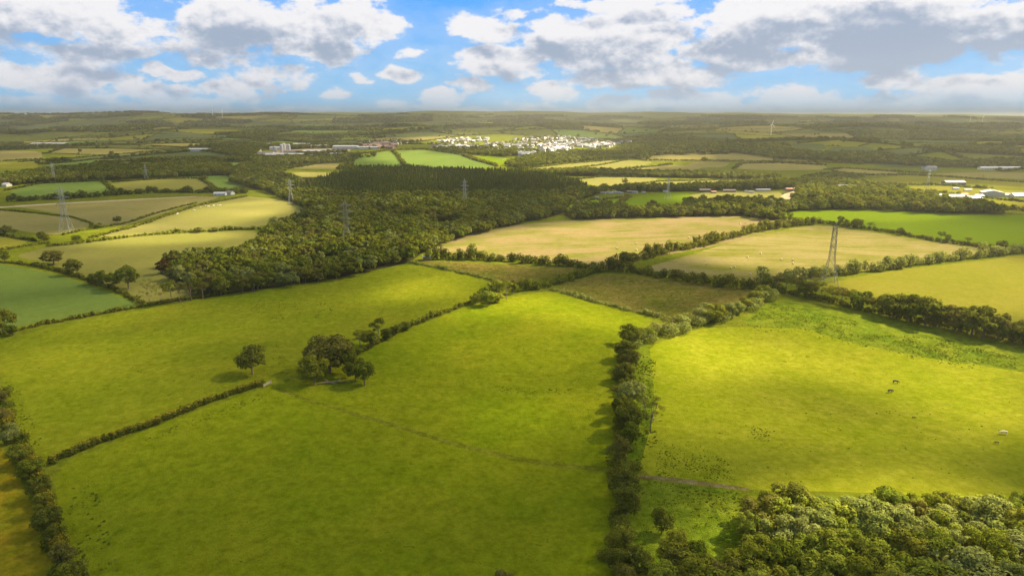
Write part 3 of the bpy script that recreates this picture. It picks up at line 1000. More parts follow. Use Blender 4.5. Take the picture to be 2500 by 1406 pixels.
for a in [
    (132, 646, 13.5, 'oak', 'brown', "wide mushroom-shaped oak above the blue-green crop field", 1.3),
    (180, 672, 14, 'oak', 'dark', "dark rounded oak beside the mushroom-shaped oak", 0.95),
    (12, 640, 11, 'round', 'olive', "olive tree at the picture edge above the crop field", 1.0),
    (228, 694, 8.5, 'bush', 'dark', "low dark bush in the crop hedge before the twin trees", 1.0),
    (252, 698, 12, 'round', 'olive', "first of the twin olive trees in the crop hedge", 1.05),
    (278, 702, 11.5, 'oak', 'olive', "second twin olive tree touching the gnarled oak", 0.9),
    (314, 706, 18, 'oak', 'olive', "tall gnarled oak with a gap in its crown in the crop hedge", 0.85),
    (366, 742, 18, 'sparse', 'brown', "thin brownish tree at the corner of the crop field", 1.0),
    (392, 735, 14, 'sparse', 'brown', "brown half-bare tree beside the corner of the crop field", 1.0),
    (420, 740, 16, 'tall', 'olive', "tall open tree with bare stems beyond the crop corner", 0.9),
    (440, 738, 15, 'tall', 'brown', "second bare-stemmed open tree beyond the crop corner", 0.8),
    (468, 736, 17, 'sparse', 'brown', "spindly pale-stemmed tree standing before the wood", 0.8),
    (496, 730, 13, 'tall', 'brown', "brown open tree at the near corner of the wood", 1.0),
    (8, 812, 15, 'oak', 'olive', "oak at the picture edge below the blue-green crop field", 0.9),
    (30, 820, 7, 'bush', 'olive', "low bush beside the edge oak below the crop field", 1.0),
]:
    tree_px(*a[:6], G3, a[6], None, BARK_PALE if a[3] in ('tall', 'sparse') else None)
G4 = "trees on the dark hedge of the vivid green hill field"
for a in [
    (2050, 549, 11, 'round', 'dark', "dark tree behind the top of the tall pylon", 1.0),
    (2066, 554, 9, 'round', 'olive', "olive tree next to the pylon top on the hill hedge", 1.1),
    (2092, 557, 11.5, 'oak', 'dark', "dense dome-shaped oak on the dark hill hedge", 1.15),
    (2128, 560, 8.5, 'tall', 'olive', "umbrella-shaped tree beside the dome-shaped oak", 1.4),
    (2198, 574, 8.5, 'round', 'dark', "single round tree midway along the dark hill hedge", 1.1),
    (2296, 588, 10, 'tall', 'dark', "left of a touching pair on the dark hill hedge", 1.1),
    (2312, 592, 9, 'round', 'dark', "right of a touching pair on the dark hill hedge", 0.9),
    (2360, 598, 8, 'tall', 'olive', "low wide tree past the touching pair on the hill hedge", 1.5),
    (2390, 603, 5, 'bush', 'olive', "tiny bush near the end of the dark hill hedge", 1.0),
    (2444, 608, 8.5, 'oak', 'dark', "last dark tree at the end of the hill hedge", 1.1),
]:
    tree_px(*a[:6], G4, a[6])
for a in [
    (1524, 451, 13, 'round', 'dark', "lone dark round tree in a bright distant field", 1.2),
    (286, 545, 9, 'round', 'dark', "round dark tree on the double hedge above the cattle field", 1.3),
    (242, 558, 7, 'bush', 'dark', "small bush at the end of the curved bank", 1.0),
    (100, 588, 10, 'round', 'dark', "dark tree at the junction of the left lanes", 1.2),
    (112, 592, 9, 'round', 'olive', "olive tree leaning on the dark junction tree", 1.2),
    (14, 575, 11, 'oak', 'dark', "flat dark tree at the far left above the corner field", 1.2),
    (36, 578, 8.5, 'tall', 'olive', "smaller tree beside the flat dark one at far left", 1.4),
    (188, 590, 7, 'bush', 'olive', "bush in the hedge below the left pylon", 1.2),
    (500, 442, 12, 'round', 'dark', "round tree at the corner of two hill fields", 1.2),
    (398, 668, 12, 'round', 'copper', "dark red copper beech at the tip of the wood", 1.15),
    (485, 568, 6, 'bush', 'dark', "round bush on the hedge below the cattle field", 1.2),
    (525, 566, 5, 'bush', 'dark', "smaller round bush on the hedge below the cattle field", 1.2),
    (1615, 1302, 8.5, 'round', 'dark', "dark egg-shaped tree alone in the tufted corner", 0.95),
    (1228, 1456, 8.0, 'round', 'brown', "bronze tree top just showing at the bottom edge of the foreground pasture", 1.1),
    (2400, 440, 12, 'sparse', 'brown', "faint leafless tree beside the white-roofed barn", 1.0),
]:
    tree_px(*a[:6], None, a[6])

# row of tall trees right of the brown moor
ROW = [(1868, 704, 9, 'round', 'olive'), (1893, 710, 10, 'tall', 'brown'), (1918, 714, 10, 'tall', 'olive'), (1942, 718, 11, 'tall', 'brown'), (1965, 724, 10, 'oak', 'olive'),
       (1985, 729, 11, 'tall', 'brown'), (2003, 733, 11, 'tall', 'olive'), (2030, 740, 10, 'tall', 'olive'), (2054, 746, 11, 'tall', 'brown'), (2076, 750, 10.5, 'tall', 'olive'),
       (2101, 756, 11, 'oak', 'olive'), (2128, 762, 9, 'tall', 'brown'), (2150, 768, 10, 'round', 'olive'), (2180, 776, 14, 'oak', 'dark'), (2222, 786, 14.5, 'oak', 'dark'),
       (2258, 795, 15.5, 'oak', 'dark'), (2292, 800, 13, 'round', 'dark'), (2330, 808, 13.5, 'oak', 'brown'), (2372, 818, 14.5, 'oak', 'dark'), (2400, 826, 15.5, 'oak', 'dark'),
       (2435, 828, 13.5, 'round', 'brown'), (2470, 838, 11, 'round', 'dark'), (2505, 846, 12, 'oak', 'dark')]
CW_ = {'olive': 'olive', 'dark': 'dark', 'brown': 'bronze', 'grey': 'grey-green', 'fresh': 'bright green'}
SW_ = {'oak': 'spreading', 'tall': 'bare-stemmed', 'round': 'rounded', 'sparse': 'thin', 'bush': 'bushy', 'weep': 'domed', 'poplar': 'slender'}
for k, (u, v, h, kd, pal) in enumerate(ROW):
    tree_px(u, v, h * 1.2, kd, pal, f"{CW_[pal]} {SW_[kd]} tree, {ORD[k + 1]} in the tall row from the brown moor", "tall row between the rough grass and the pylon pasture", 1.12)

# tree line running down the middle, from the far end towards the camera
LINE = [(1536, 840, 9.5, 'oak', 'dark'), (1560, 834, 7.5, 'tall', 'fresh'), (1580, 834, 7.5, 'tall', 'fresh'), (1600, 826, 8, 'tall', 'grey'), (1622, 816, 10, 'sparse', 'brown'),
        (1528, 878, 9, 'oak', 'dark'), (1540, 900, 9, 'round', 'brown'), (1524, 930, 8, 'oak', 'dark'), (1538, 958, 7.5, 'round', 'dark'), (1542, 990, 10, 'oak', 'grey'),
        (1522, 1020, 9, 'round', 'dark'), (1532, 1052, 10.5, 'oak', 'dark'), (1540, 1085, 8, 'round', 'olive'), (1588, 1056, 14, 'sparse', 'brown'), (1572, 1010, 9, 'sparse', 'olive'),
        (1512, 1128, 9.5, 'weep', 'brown'), (1530, 1165, 7, 'sparse', 'olive'), (1522, 1215, 8.5, 'oak', 'dark'), (1528, 1262, 9, 'round', 'dark'), (1512, 1310, 7, 'sparse', 'olive'),
        (1528, 1352, 8, 'round', 'olive'), (1508, 1398, 6, 'bush', 'dark'), (1556, 1408, 8, 'round', 'dark'), (1530, 1440, 6, 'bush', 'brown')]
for k, (u, v, h, kd, pal) in enumerate(LINE):
    tree_px(u, v, h * 1.22, kd, pal, f"{CW_[pal]} {SW_[kd]} tree, {ORD[k + 1]} down the middle tree line", "tree line between the foreground and cattle pastures")
# scrub and trees on the bank between the moor and the cattle pasture
BANK = [(1642, 806, 10, 'sparse', 'brown'), (1660, 800, 6, 'bush', 'grey'), (1684, 796, 7, 'sparse', 'brown'), (1708, 786, 7, 'bush', 'grey'), (1738, 786, 8, 'bush', 'olive'), (1756, 782, 7.5, 'bush', 'olive'),
        (1720, 776, 7, 'bush', 'grey'), (1780, 770, 6, 'bush', 'grey'), (1800, 764, 6, 'bush', 'grey'), (1760, 760, 6, 'sparse', 'grey'), (1820, 752, 6, 'bush', 'olive'), (1842, 742, 7, 'bush', 'olive'), (1862, 730, 7, 'bush', 'olive')]
for k, (u, v, h, kd, pal) in enumerate(BANK):
    tree_px(u, v, h * 1.4, kd, pal, f"{CW_[pal]} {SW_[kd]} growth, {ORD[k + 1]} along the scrub bank", "scrub bank between the brown moor and the cattle pasture")
# overgrown hedge in the lower left corner
LEFT = [(2, 985, 4.5, 'bush', 'brown'), (10, 1035, 5, 'bush', 'brown'), (20, 1085, 6.5, 'round', 'grey'), (55, 1135, 5.5, 'oak', 'olive'), (80, 1172, 6, 'oak', 'olive'), (98, 1215, 6, 'round', 'dark'),
        (108, 1252, 5.5, 'round', 'olive'), (122, 1295, 6, 'oak', 'dark'), (140, 1338, 5.5, 'round', 'dark'), (158, 1390, 6, 'round', 'brown'), (182, 1432, 6, 'oak', 'olive'), (200, 1480, 6, 'oak', 'brown')]
for k, (u, v, h, kd, pal) in enumerate(LEFT):
    tree_px(u, v, h * 1.4, kd, pal, f"{CW_[pal]} {SW_[kd]} shrub, {ORD[k + 1]} down the hedge by the orange strip", "overgrown hedge beside the orange dry grass")

# wood by the camera: staggered rows
W0 = [(1835, 1250), (1905, 1232), (2010, 1262), (2130, 1262), (2230, 1262), (2330, 1275), (2460, 1262), (2560, 1270), (2750, 1640), (1540, 1640), (1560, 1470), (1610, 1405), (1665, 1388), (1715, 1400), (1785, 1430), (1812, 1330)]
w0w = [(p[0], p[1]) for p in gnd(W0)]
ys = [p[1] for p in w0w]
xs = [p[0] for p in w0w]
row = 0
yy = max(ys) - 1.0
rows = []
while yy > min(ys):
    xx = min(xs) + (2.6 if row % 2 else 0)
    cur = []
    while xx < max(xs):
        jx, jy = xx + random.uniform(-1.3, 1.3), yy + random.uniform(-1.2, 1.2)
        if in_poly(np.array([jx]), np.array([jy]), w0w)[0]:
            cur.append((jx, jy))
        xx += random.uniform(6.0, 7.6)
    if cur:
        rows.append(cur)
        row += 1
    yy -= 5.8
nwood = 0
for ri, cur in enumerate(rows):
    for ci, (x, y) in enumerate(cur):
        u, v, dpt = to_px(x, y, float(H(x, y)) + 8)
        if u > 2600 or v > 1500:
            continue
        edge = ri == 0
        pal = random.choices(['grey', 'olive', 'fresh', 'dark', 'brown'], [4, 4, 4, 1, .3] if not edge else [0, 4, 0, 4, 0])[0]
        if u < 1830 and v > 1300:
            pal = random.choices(['brown', 'olive', 'fresh'], [4, 2, 2])[0]
        kd = random.choices(['round', 'oak', 'weep'], [5, 4, 1])[0]
        h = random.uniform(8.0, 12.5)
        if edge and random.random() < 0.35:
            h = 12.5
        tree(x, y, h, kd, pal, f"{CW_[pal]} {SW_[kd]} tree, {ORD[ci + 1]} from left, {ORD[ri + 1]} row from back, lower right wood",
             "wood at the lower right", random.uniform(0.95, 1.3))
        nwood += 1

# front of the broadleaf wood: the nearest trees are objects
W1 = [(392, 672), (420, 645), (540, 632), (640, 612), (652, 572), (700, 548), (772, 522), (690, 487), (640, 467), (560, 446), (640, 418), (720, 440), (800, 482), (1000, 485), (1300, 481), (1420, 470), (1480, 470), (1400, 494),
      (1368, 526), (1250, 552), (1130, 582), (1040, 614), (1000, 640), (940, 657), (800, 690), (640, 712), (560, 722), (500, 728), (440, 695)]
W2 = [(800, 440), (870, 414), (1000, 414), (1100, 420), (1260, 424), (1330, 432), (1400, 448), (1440, 462), (1300, 480), (1000, 484), (815, 481), (690, 470)]
W3 = [(1372, 524), (1480, 507), (1560, 517), (1672, 512), (1700, 494), (1780, 498), (1860, 502), (1893, 508), (1935, 498), (1950, 474), (1965, 458), (2100, 442), (2200, 472), (2290, 490), (2330, 496), (2400, 514), (2480, 524), (2300, 523),
      (2100, 513), (1960, 515), (1890, 524), (1940, 546), (1800, 528), (1600, 532), (1400, 537)]
HOLES = [[(1040, 552), (1080, 543), (1135, 547), (1115, 560), (1060, 558)], [(855, 603), (860, 588), (925, 581), (920, 597)], [(880, 528), (890, 516), (960, 512), (965, 524), (920, 530)]]


def scatter(poly_px, spacing, jit=0.42, holes=(), seed=1):
    w = [(p[0], p[1]) for p in gnd(poly_px)]
    rr = np.random.default_rng(seed)
    x0, x1 = min(p[0] for p in w), max(p[0] for p in w)
    y0, y1 = min(p[1] for p in w), max(p[1] for p in w)
    gx, gy = np.meshgrid(np.arange(x0, x1, spacing), np.arange(y0, y1, spacing * 0.87))
    gx = gx + (np.arange(gx.shape[0]) % 2)[:, None] * spacing * 0.5
    gx = gx + rr.uniform(-jit, jit, gx.shape) * spacing
    gy = gy + rr.uniform(-jit, jit, gy.shape) * spacing
    gx, gy = gx.ravel(), gy.ravel()
    k = in_poly(gx, gy, w)
    for hpx in holes:
        hw = [(p[0], p[1]) for p in gnd(hpx)]
        k &= ~in_poly(gx, gy, hw)
    return np.column_stack([gx[k], gy[k]])


w1 = scatter(W1, 9.6, holes=HOLES, seed=5)
conw = [(p[0], p[1]) for p in gnd(W2)]
w1 = w1[~in_poly(w1[:, 0], w1[:, 1], conw) | (np.random.default_rng(2).random(len(w1)) < 0.10)]
w1 = w1[np.argsort(np.hypot(w1[:, 0], w1[:, 1]))]
nfree = max(0, 296 - len(TREES))
front, w1 = w1[:nfree], w1[nfree:]
by_row = {}
for x, y in front:
    by_row.setdefault(int((math.hypot(x, y) - 480) // 14), []).append((x, y))
for ri, key in enumerate(sorted(by_row)):
    for ci, (x, y) in enumerate(sorted(by_row[key])):
        pal = random.choices(['olive', 'brown', 'dark', 'grey'], [4, 3, 2, 1.5])[0]
        kd = random.choices(['round', 'oak', 'tall'], [4, 4, 2.5 if ri < 2 else 0])[0]
        tree(x, y, random.uniform(9.5, 14.5), kd, pal, f"{CW_[pal]} {SW_[kd]} tree, {ORD[min(40, ci + 1)]} from left, {ORD[min(40, ri + 1)]} row, middle wood", "front of the broadleaf wood in the middle distance", random.uniform(0.9, 1.2))


# ------------------------------------------------------------------ masses of trees (geometry-nodes points on one object each)
def make_sources(name, specs, lod):
    c = bpy.data.collections.new(name)
    for i, (kd, var, pal) in enumerate(specs):
        cm, tm = tree_data(kd, var, lod)
        cv_ = np.empty(len(cm.vertices) * 3, np.float32)
        cm.vertices.foreach_get('co', cv_)
        o = bpy.data.objects.new(f"{name}_{i:02d}", cm.copy())
        o.data.materials.clear()
        o.data.materials.append(LF[pal])
        c.objects.link(o)
    return c


def instanced(name, P, scale, label, coll, nvar, seed=3, squash=None):
    """P (n,2) on the terrain; scale (n,) heights"""
    rr = np.random.default_rng(seed)
    n = len(P)
    me = bpy.data.meshes.new(name)
    me.vertices.add(n)
    z = H(P[:, 0], P[:, 1]) - 0.15
    me.vertices.foreach_set('co', np.column_stack([P, z]).astype(np.float32).ravel())
    w = rr.uniform(0.9, 1.25, n) if squash is None else squash
    at = me.attributes.new('scl', 'FLOAT_VECTOR', 'POINT')
    at.data.foreach_set('vector', np.column_stack([scale * w, scale * w, scale]).astype(np.float32).ravel())
    at = me.attributes.new('rot', 'FLOAT_VECTOR', 'POINT')
    at.data.foreach_set('vector', np.column_stack([np.zeros(n), np.zeros(n), rr.uniform(0, 6.283, n)]).astype(np.float32).ravel())
    at = me.attributes.new('pick', 'INT', 'POINT')
    at.data.foreach_set('value', rr.integers(0, nvar, n).astype(np.int32))
    o = link(name, me)
    tag(o, label, None, None, 'stuff')
    ng = bpy.data.node_groups.new(name + "_points", 'GeometryNodeTree')
    ng.interface.new_socket("Geometry", in_out='INPUT', socket_type='NodeSocketGeometry')
    ng.interface.new_socket("Geometry", in_out='OUTPUT', socket_type='NodeSocketGeometry')
    gi, go = ng.nodes.new('NodeGroupInput'), ng.nodes.new('NodeGroupOutput')
    iop = ng.nodes.new('GeometryNodeInstanceOnPoints')
    ci = ng.nodes.new('GeometryNodeCollectionInfo')
    ci.inputs[0].default_value = coll
    ci.inputs[1].default_value = True
    ci.inputs[2].default_value = True

    def attr(nm, dt):
        a = ng.nodes.new('GeometryNodeInputNamedAttribute')
        a.data_type = dt
        a.inputs[0].default_value = nm
        return a.outputs[0]
    L = ng.links
    L.new(gi.outputs[0], iop.inputs['Points'])
    L.new(ci.outputs[0], iop.inputs['Instance'])
    iop.inputs['Pick Instance'].default_value = True
    L.new(attr('pick', 'INT'), iop.inputs['Instance Index'])
    e2r = ng.nodes.new('FunctionNodeEulerToRotation')
    L.new(attr('rot', 'FLOAT_VECTOR'), e2r.inputs[0])
    L.new(e2r.outputs[0], iop.inputs['Rotation'])
    L.new(attr('scl', 'FLOAT_VECTOR'), iop.inputs['Scale'])
    L.new(iop.outputs[0], go.inputs[0])
    md = o.modifiers.new("points", 'NODES')
    md.node_group = ng
    return o


S_MID = make_sources("broadleaf_source", [('round', 0, 'olive'), ('oak', 1, 'olive'), ('round', 2, 'brown'), ('oak', 3, 'dark'), ('round', 1, 'grey'), ('round', 3, 'olive'), ('oak', 0, 'dark'), ('oak', 2, 'olive')], 'far')
S_FAR = make_sources("far_tree_source", [('round', 0, 'olive'), ('oak', 1, 'dark'), ('bush', 2, 'dark'), ('round', 3, 'brown'), ('bush', 1, 'olive')], 'dot')
S_CON = make_sources("conifer_source", [('conifer', 0, 'conifer'), ('conifer', 1, 'conifer'), ('conifer', 2, 'conifer')], 'far')
S_RUSH = make_sources("rush_source", [('bush', 0, 'rush'), ('bush', 1, 'rush')], 'dot')

w3 = scatter(W3, 9.6, seed=8)
P = np.vstack([w1, w3])
instanced("woodland", P, RNG.uniform(8, 15, len(P)) * (1 + 0.12 * np.clip(Waves(5, 60)(P[:, 0], P[:, 1]), -1.5, 1.5)), "dense olive broadleaf wood spreading across the middle distance", S_MID, 8)
P = scatter(W2, 6.5, seed=11)
instanced("conifer_plantation", P, RNG.uniform(8, 14, len(P)) * (1 + 0.12 * np.clip(Waves(15, 90)(P[:, 0], P[:, 1]), -1.5, 1.5)), "dark even conifer plantation behind the broadleaf wood", S_CON, 3, 4, RNG.uniform(0.9, 1.3, len(P)))

# distant woods and hedges
FW = [  # picture outlines of distant woods
    [(0, 456), (0, 436), (100, 422), (200, 412), (330, 408), (420, 428), (440, 434), (250, 442), (100, 448)],
    [(330, 420), (400, 405), (520, 400), (560, 410), (560, 428), (440, 432)],
    [(560, 430), (600, 405), (680, 405), (700, 420), (660, 434), (640, 462), (605, 448)],
    [(1230, 404), (1300, 382), (1420, 372), (1500, 372), (1590, 388), (1500, 390), (1380, 400), (1260, 412)],
    [(1490, 372), (1560, 350), (1700, 352), (1770, 360), (1600, 366), (1590, 386)],
    [(1760, 370), (1900, 368), (2000, 376), (2150, 378), (2350, 402), (2500, 400), (2500, 412), (2300, 410), (2100, 398), (1900, 390)],
    [(1290, 424), (1400, 420), (1600, 426), (1900, 432), (1900, 440), (1600, 434), (1400, 430), (1300, 430)],
    [(1480, 470), (1530, 464), (1700, 461), (1900, 447), (1960, 448), (1950, 462), (1700, 468), (1530, 470)],
    [(620, 400), (640, 390), (760, 392), (860, 380), (850, 396), (700, 406)],
    [(1050, 366), (1200, 366), (1330, 372), (1240, 384), (1130, 378)],
    [(1920, 455), (2000, 432), (2110, 440), (2060, 452)],
    [(2300, 405), (2400, 395), (2500, 392), (2500, 402), (2380, 408)],
    [(640, 364), (700, 360), (760, 358), (860, 357), (900, 358), (860, 361), (700, 366)],
    [(700, 379), (760, 378), (830, 373), (850, 375), (770, 382)],
    [(600, 386), (560, 380), (500, 372), (620, 362), (640, 370)],
]
fw = []
for i, pl in enumerate(FW):
    d0 = np.mean([math.hypot(p[0], p[1]) for p in gnd(pl)])
    sp = 8.5 if d0 < 1800 else 11.0
    fw.append(scatter(pl, sp, seed=20 + i))
P = np.vstack(fw)
instanced("distant_copse", P, RNG.uniform(9, 14, len(P)), "distant belts of trees between the fields and the town", S_MID, 8, 6)

rr = np.random.default_rng(44)
pts, scl = [], []
for q, kd in zip(far_polys, far_kind):
    if kd != 'wood':
        if rr.random() < 0.35:
            m = rr.integers(1, 6)
            t = rr.random((m, 2))
            for a, b in t:
                pts.append(((q[0][0] * (1 - a) + q[1][0] * a) * (1 - b) + (q[3][0] * (1 - a) + q[2][0] * a) * b, (q[0][1] * (1 - a) + q[1][1] * a) * (1 - b) + (q[3][1] * (1 - a) + q[2][1] * a) * b))
                scl.append(rr.uniform(8, 13))
        continue
    d = math.hypot(q[0][0], q[0][1])
    sp = min(30.0, max(11.0, d / 230.0))
    m = int(250 * 225 / (sp * sp))
    t = rr.random((m, 2))
    for a, b in t:
        pts.append(((q[0][0] * (1 - a) + q[1][0] * a) * (1 - b) + (q[3][0] * (1 - a) + q[2][0] * a) * b, (q[0][1] * (1 - a) + q[1][1] * a) * (1 - b) + (q[3][1] * (1 - a) + q[2][1] * a) * b))
        scl.append(rr.uniform(9, 14) * max(1.0, sp / 14.0))
instanced("distant_woodland", np.array(pts), np.array(scl), "far woods fading into the haze", S_FAR, 5, 7, rr.uniform(1.0, 1.4, len(pts)))

pts, scl = [], []
field_arr = field_world
for (a, b), c in far_edges.items():
    p, q = far_nodes[a], far_nodes[b]
    L = math.hypot(q[0] - p[0], q[1] - p[1])
    d = math.hypot(0.5 * (p[0] + q[0]), 0.5 * (p[1] + q[1]))
    sp = max(3.5, d / 700.0)
    hgt = rr.uniform(3.0, 6.0)
    big = rr.random() < 0.3
    m = int(L / sp)
    off = rr.normal(0, 0.6, (m, 2))
    for k in range(m):
        t = k / max(1, m)
        bend = math.sin(t * math.pi) * 8 * math.sin(a[0] * 3.1 + a[1])
        pts.append((p[0] + (q[0] - p[0]) * t + off[k, 0] + bend, p[1] + (q[1] - p[1]) * t + off[k, 1]))
        scl.append(hgt * rr.uniform(0.7, 1.2) * (2.2 if (big and rr.random() < 0.18) or rr.random() < 0.03 else 1.0))
P = np.array(pts)
scl = np.array(scl)
ok = np.ones(len(P), bool)
for f in field_world[1:]:
    ok &= ~in_poly(P[:, 0], P[:, 1], f)
instanced("distant_hedgerow", P[ok], scl[ok], "far field hedges fading into the haze", S_FAR, 5, 9)


# ------------------------------------------------------------------ hedges
def hedge(name, px, h, w, label, pal='hedge', tips=None, dens=1.0, ragged=0.35, group=None, cat='hedge', closed=False):
    rng = np.random.default_rng(abs(len(px) * 97 + int(px[0][0]) * 3 + int(px[0][1])))
    g = gnd(px)[:, :2]
    d = math.hypot(*g.mean(0))
    # resample
    seg = np.hypot(*(np.diff(g, axis=0)).T)
    s = np.concatenate([[0], np.cumsum(seg)])
    step = w * 0.32
    n = max(3, int(s[-1] / step))
    t = np.linspace(0, s[-1], n)
    x, y = np.interp(t, s, g[:, 0]), np.interp(t, s, g[:, 1])
    wob, wob2 = Waves(abs(int(px[0][0])) + 5, 45), Waves(abs(int(px[0][1])) + 9, 14)
    lat = w * (0.12 if ragged < 0.25 else 0.24)
    x, y = x + rng.normal(0, lat, n) + 0.4 * wob(t, t * 0), y + rng.normal(0, lat, n)
    hh = h * (1 + ragged * 0.45 * np.clip(wob(t, t * 0.2), -1.2, 1.6) + ragged * 0.35 * wob2(t, t * 0.1)) * rng.uniform(1 - ragged * 0.45, 1 + ragged * 0.3, n)
    hh = np.maximum(hh, h * 0.35)
    rad = w * rng.uniform(0.26, 0.5, n)
    rz = np.minimum(hh * 0.5, rad * rng.uniform(0.9, 1.3, n))
    C = np.column_stack([x, y, H(x, y) + hh - rz])
    Rd = np.column_stack([rad, rad, rz])
    lowm = rz < hh * 0.42
    if lowm.any():      # the skirt of taller growth
        C2 = C[lowm].copy()
        C2[:, 2] = H(C2[:, 0], C2[:, 1]) + hh[lowm] * 0.34
        R2 = np.column_stack([rad[lowm] * 0.85, rad[lowm] * 0.85, hh[lowm] * 0.34])
        C, Rd = np.vstack([C, C2]), np.vstack([Rd, R2])
    rad, hh = Rd[:, 0], Rd[:, 2] * 2
    size = max(0.16, d / 683.0 * 0.62)
    area = 4 * math.pi * ((rad * rad + 2 * rad * hh * 0.5) / 3).sum() * 0.8
    nq = int(min(60000, max(60, area * 1.5 / (4 * size * size) * dens)))
    q = leaf_quads(C, Rd, nq, size, rng, 0.75, None, -0.9)
    ctr = q.mean(1)
    q[:, :, 2] += np.maximum(0, H(ctr[:, 0], ctr[:, 1]) - ctr[:, 2])[:, None]
    mats, mi = [LF[pal]], None
    if tips:
        mats.append(LF[tips])
        rel = (ctr[:, 2] - H(ctr[:, 0], ctr[:, 1])) / h
        mi = ((rel > 0.82) & (rng.random(len(q)) < 0.75)).astype(int)
    org = np.array([g[0, 0], g[0, 1], float(H(g[0, 0], g[0, 1]))])
    q = q - org
    o = link(name, quads_mesh(name, q, mats, mi))
    o.location = org
    tag(o, label, cat, group)
    return o


